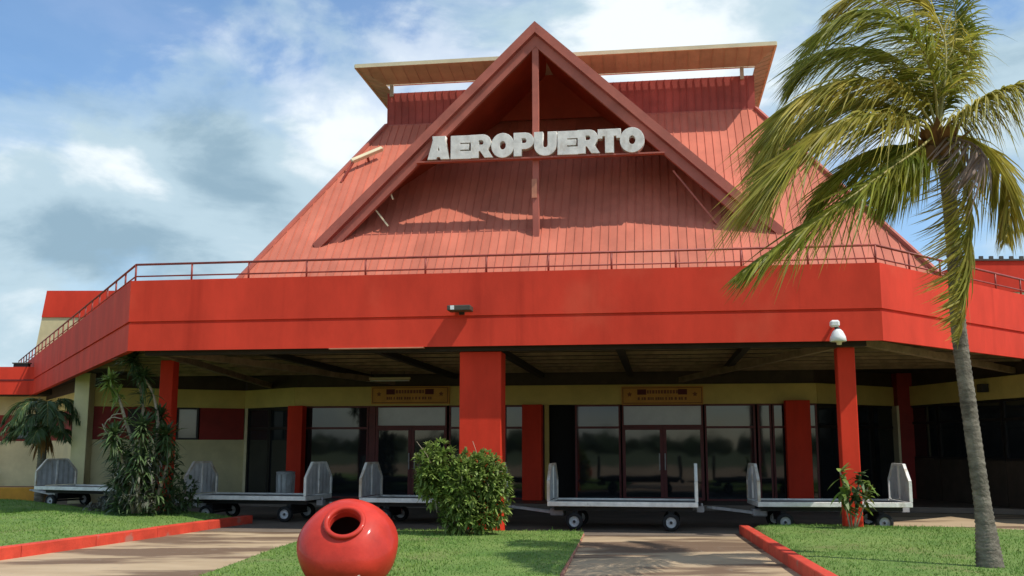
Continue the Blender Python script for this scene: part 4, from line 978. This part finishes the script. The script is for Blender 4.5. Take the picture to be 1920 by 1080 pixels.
def leafy_bush():
    Y = 18.35; b = atz(868, 1004, 0.04); Y = b[1]-.1; bx = b[0]
    t = empty('leafy_bush', (bx, Y, 0.04), label='bright green leafy bush in front of the wide middle column', cat='shrub')
    def Q(px, py, dy=0.0): return atY(px, py, Y+dy)-np.array([bx, Y, 0.04])
    lobes = [((818, 876, -.1), .36, .46, 150), ((866, 892, -.15), .30, .40, 130), ((812, 905, 0), .33, .34, 110), ((865, 915, -.25), .42, .5, 170), ((908, 890, -.1), .36, .42, 150), ((928, 925, 0), .28, .52, 160), ((862, 960, -.15), .36, .33, 130), ((900, 962, -.1), .32, .30, 90)]
    stem = MB()
    for (c, rx, rz, n) in lobes:
        cc = Q(*c); stem.tube(spline([(random.uniform(-.12, .12), random.uniform(-.1, .1), 0), cc*.5+np.array([0, 0, -.05]), cc], 6), [.014]*7, 5)
        for k in range(6):
            e = cc+rng.normal(0, 1, 3)*[rx*.6, .2, rz*.6]; stem.tube([cc*.55, (cc+e)*.5*[1, 1, 1], e], [.009, .007, .004], 4)
    stem.build('stems', M['stem'], t)
    for i, (c, rx, rz, n) in enumerate(lobes):
        g = MB(); cc = Q(*c)
        for k in range(int(n*1.5)):
            q = rng.normal(0, 1, 3); q = q/np.linalg.norm(q)*random.random()**.45; p = cc+q*[rx, .34, rz]
            if p[2] < .03: continue
            out = q*[1, 1, 1]+np.array([0, 0, .45]); tuft(g, p, out, 7, .135, .042, .8, .35)
        g.build('foliage', M['bush'], t, recalc=False)
leafy_bush()

def croton():
    Y = 18.05; b = np.array([atY(1600, 985, Y)[0], Y, .2])
    t = empty('croton_plant', b, label='small broad-leaved plant in front of the slim right column', cat='plant')
    def Q(px, py, dy=0.0): return atY(px, py, Y+dy)-b
    for i, (s, L) in enumerate((([(1598, 990, 0), (1590, 930, -.05), (1575, 885, -.1)], .26), ([(1604, 990, 0), (1608, 930, -.1), (1612, 890, -.1)], .22), ([(1594, 990, -.05), (1586, 950, -.1), (1580, 920, -.15)], .26), ([(1602, 990, -.1), (1606, 955, -.2), (1600, 925, -.2)], .22), ([(1606, 990, .1), (1622, 940, .1), (1628, 905, .1)], .24))):
        C = spline([Q(*p) for p in s], 8); g = MB(); g.tube(C, .014, 6); g.build('stem', M['stem'], t)
        g = MB()
        for j in range(3, 9): tuft(g, C[j], (random.uniform(-1, 1), random.uniform(-1, .4), .6), 6, L, .085, .8, .55)
        g.build('foliage', M['bush'] if i % 2 == 0 else M['darkleaf'], t, recalc=False)
croton()
def low_shrub(px, py, Y, r, h, lab, m='darkleaf'):
    b = np.array([atY(px, py, Y)[0], Y, 0.05]); t = empty('low_shrub', b, label=lab, cat='shrub')
    g = MB()
    for k in range(6): a = random.uniform(0, 6.28); g.tube([(0, 0, 0), (r*.5*math.cos(a), r*.4*math.sin(a), h*.7)], [.012, .006], 5)
    g.build('stems', M['stem'], t); g = MB()
    for k in range(int(240*r)):
        q = rng.normal(0, 1, 3); q = q/np.linalg.norm(q)*random.random()**.4; p = np.array([0, 0, h*.5])+q*[r, r*.8, h*.5]
        tuft(g, p, q+np.array([0, 0, .4]), 7, .16, .045, .8, .5)
    g.build('foliage', M[m], t, recalc=False)
low_shrub(330, 955, 21.5, .45, 1.0, 'dark low shrub between the tall dracaena and the second cart')
low_shrub(208, 960, 22.2, .55, .5, 'low dull shrub at the foot of the dracaena by the far left cart', 'greyleaf')

# a wood across the road behind the viewer, seen only as dark shapes in the glass
def wood():
    g = MB()
    for k in range(110):
        x = -170+k*3.1+random.uniform(-1.5, 1.5); y = -150-random.uniform(0, 30); h = random.uniform(2.0, 4.6); r = random.uniform(2.2, 4.2)
        for j in range(46):
            q = rng.normal(0, 1, 3); q /= np.linalg.norm(q); p = np.array([x, y, h*.5])+q*[r, r, h*.5]*random.random()**.4
            d = rng.normal(0, 1, 3); d /= np.linalg.norm(d); sd = np.cross(d, q); sd /= np.linalg.norm(sd); ll = random.uniform(1.0, 1.7)
            g.face([p-d*ll-sd*ll*.6, p+d*ll-sd*ll*.4, p+d*ll*.8+sd*ll*.6, p-d*ll*.7+sd*ll*.5])
    g.build('woodland', M['darkleaf'], recalc=False, kind='stuff', label='far wood of dark trees across the road')
wood()
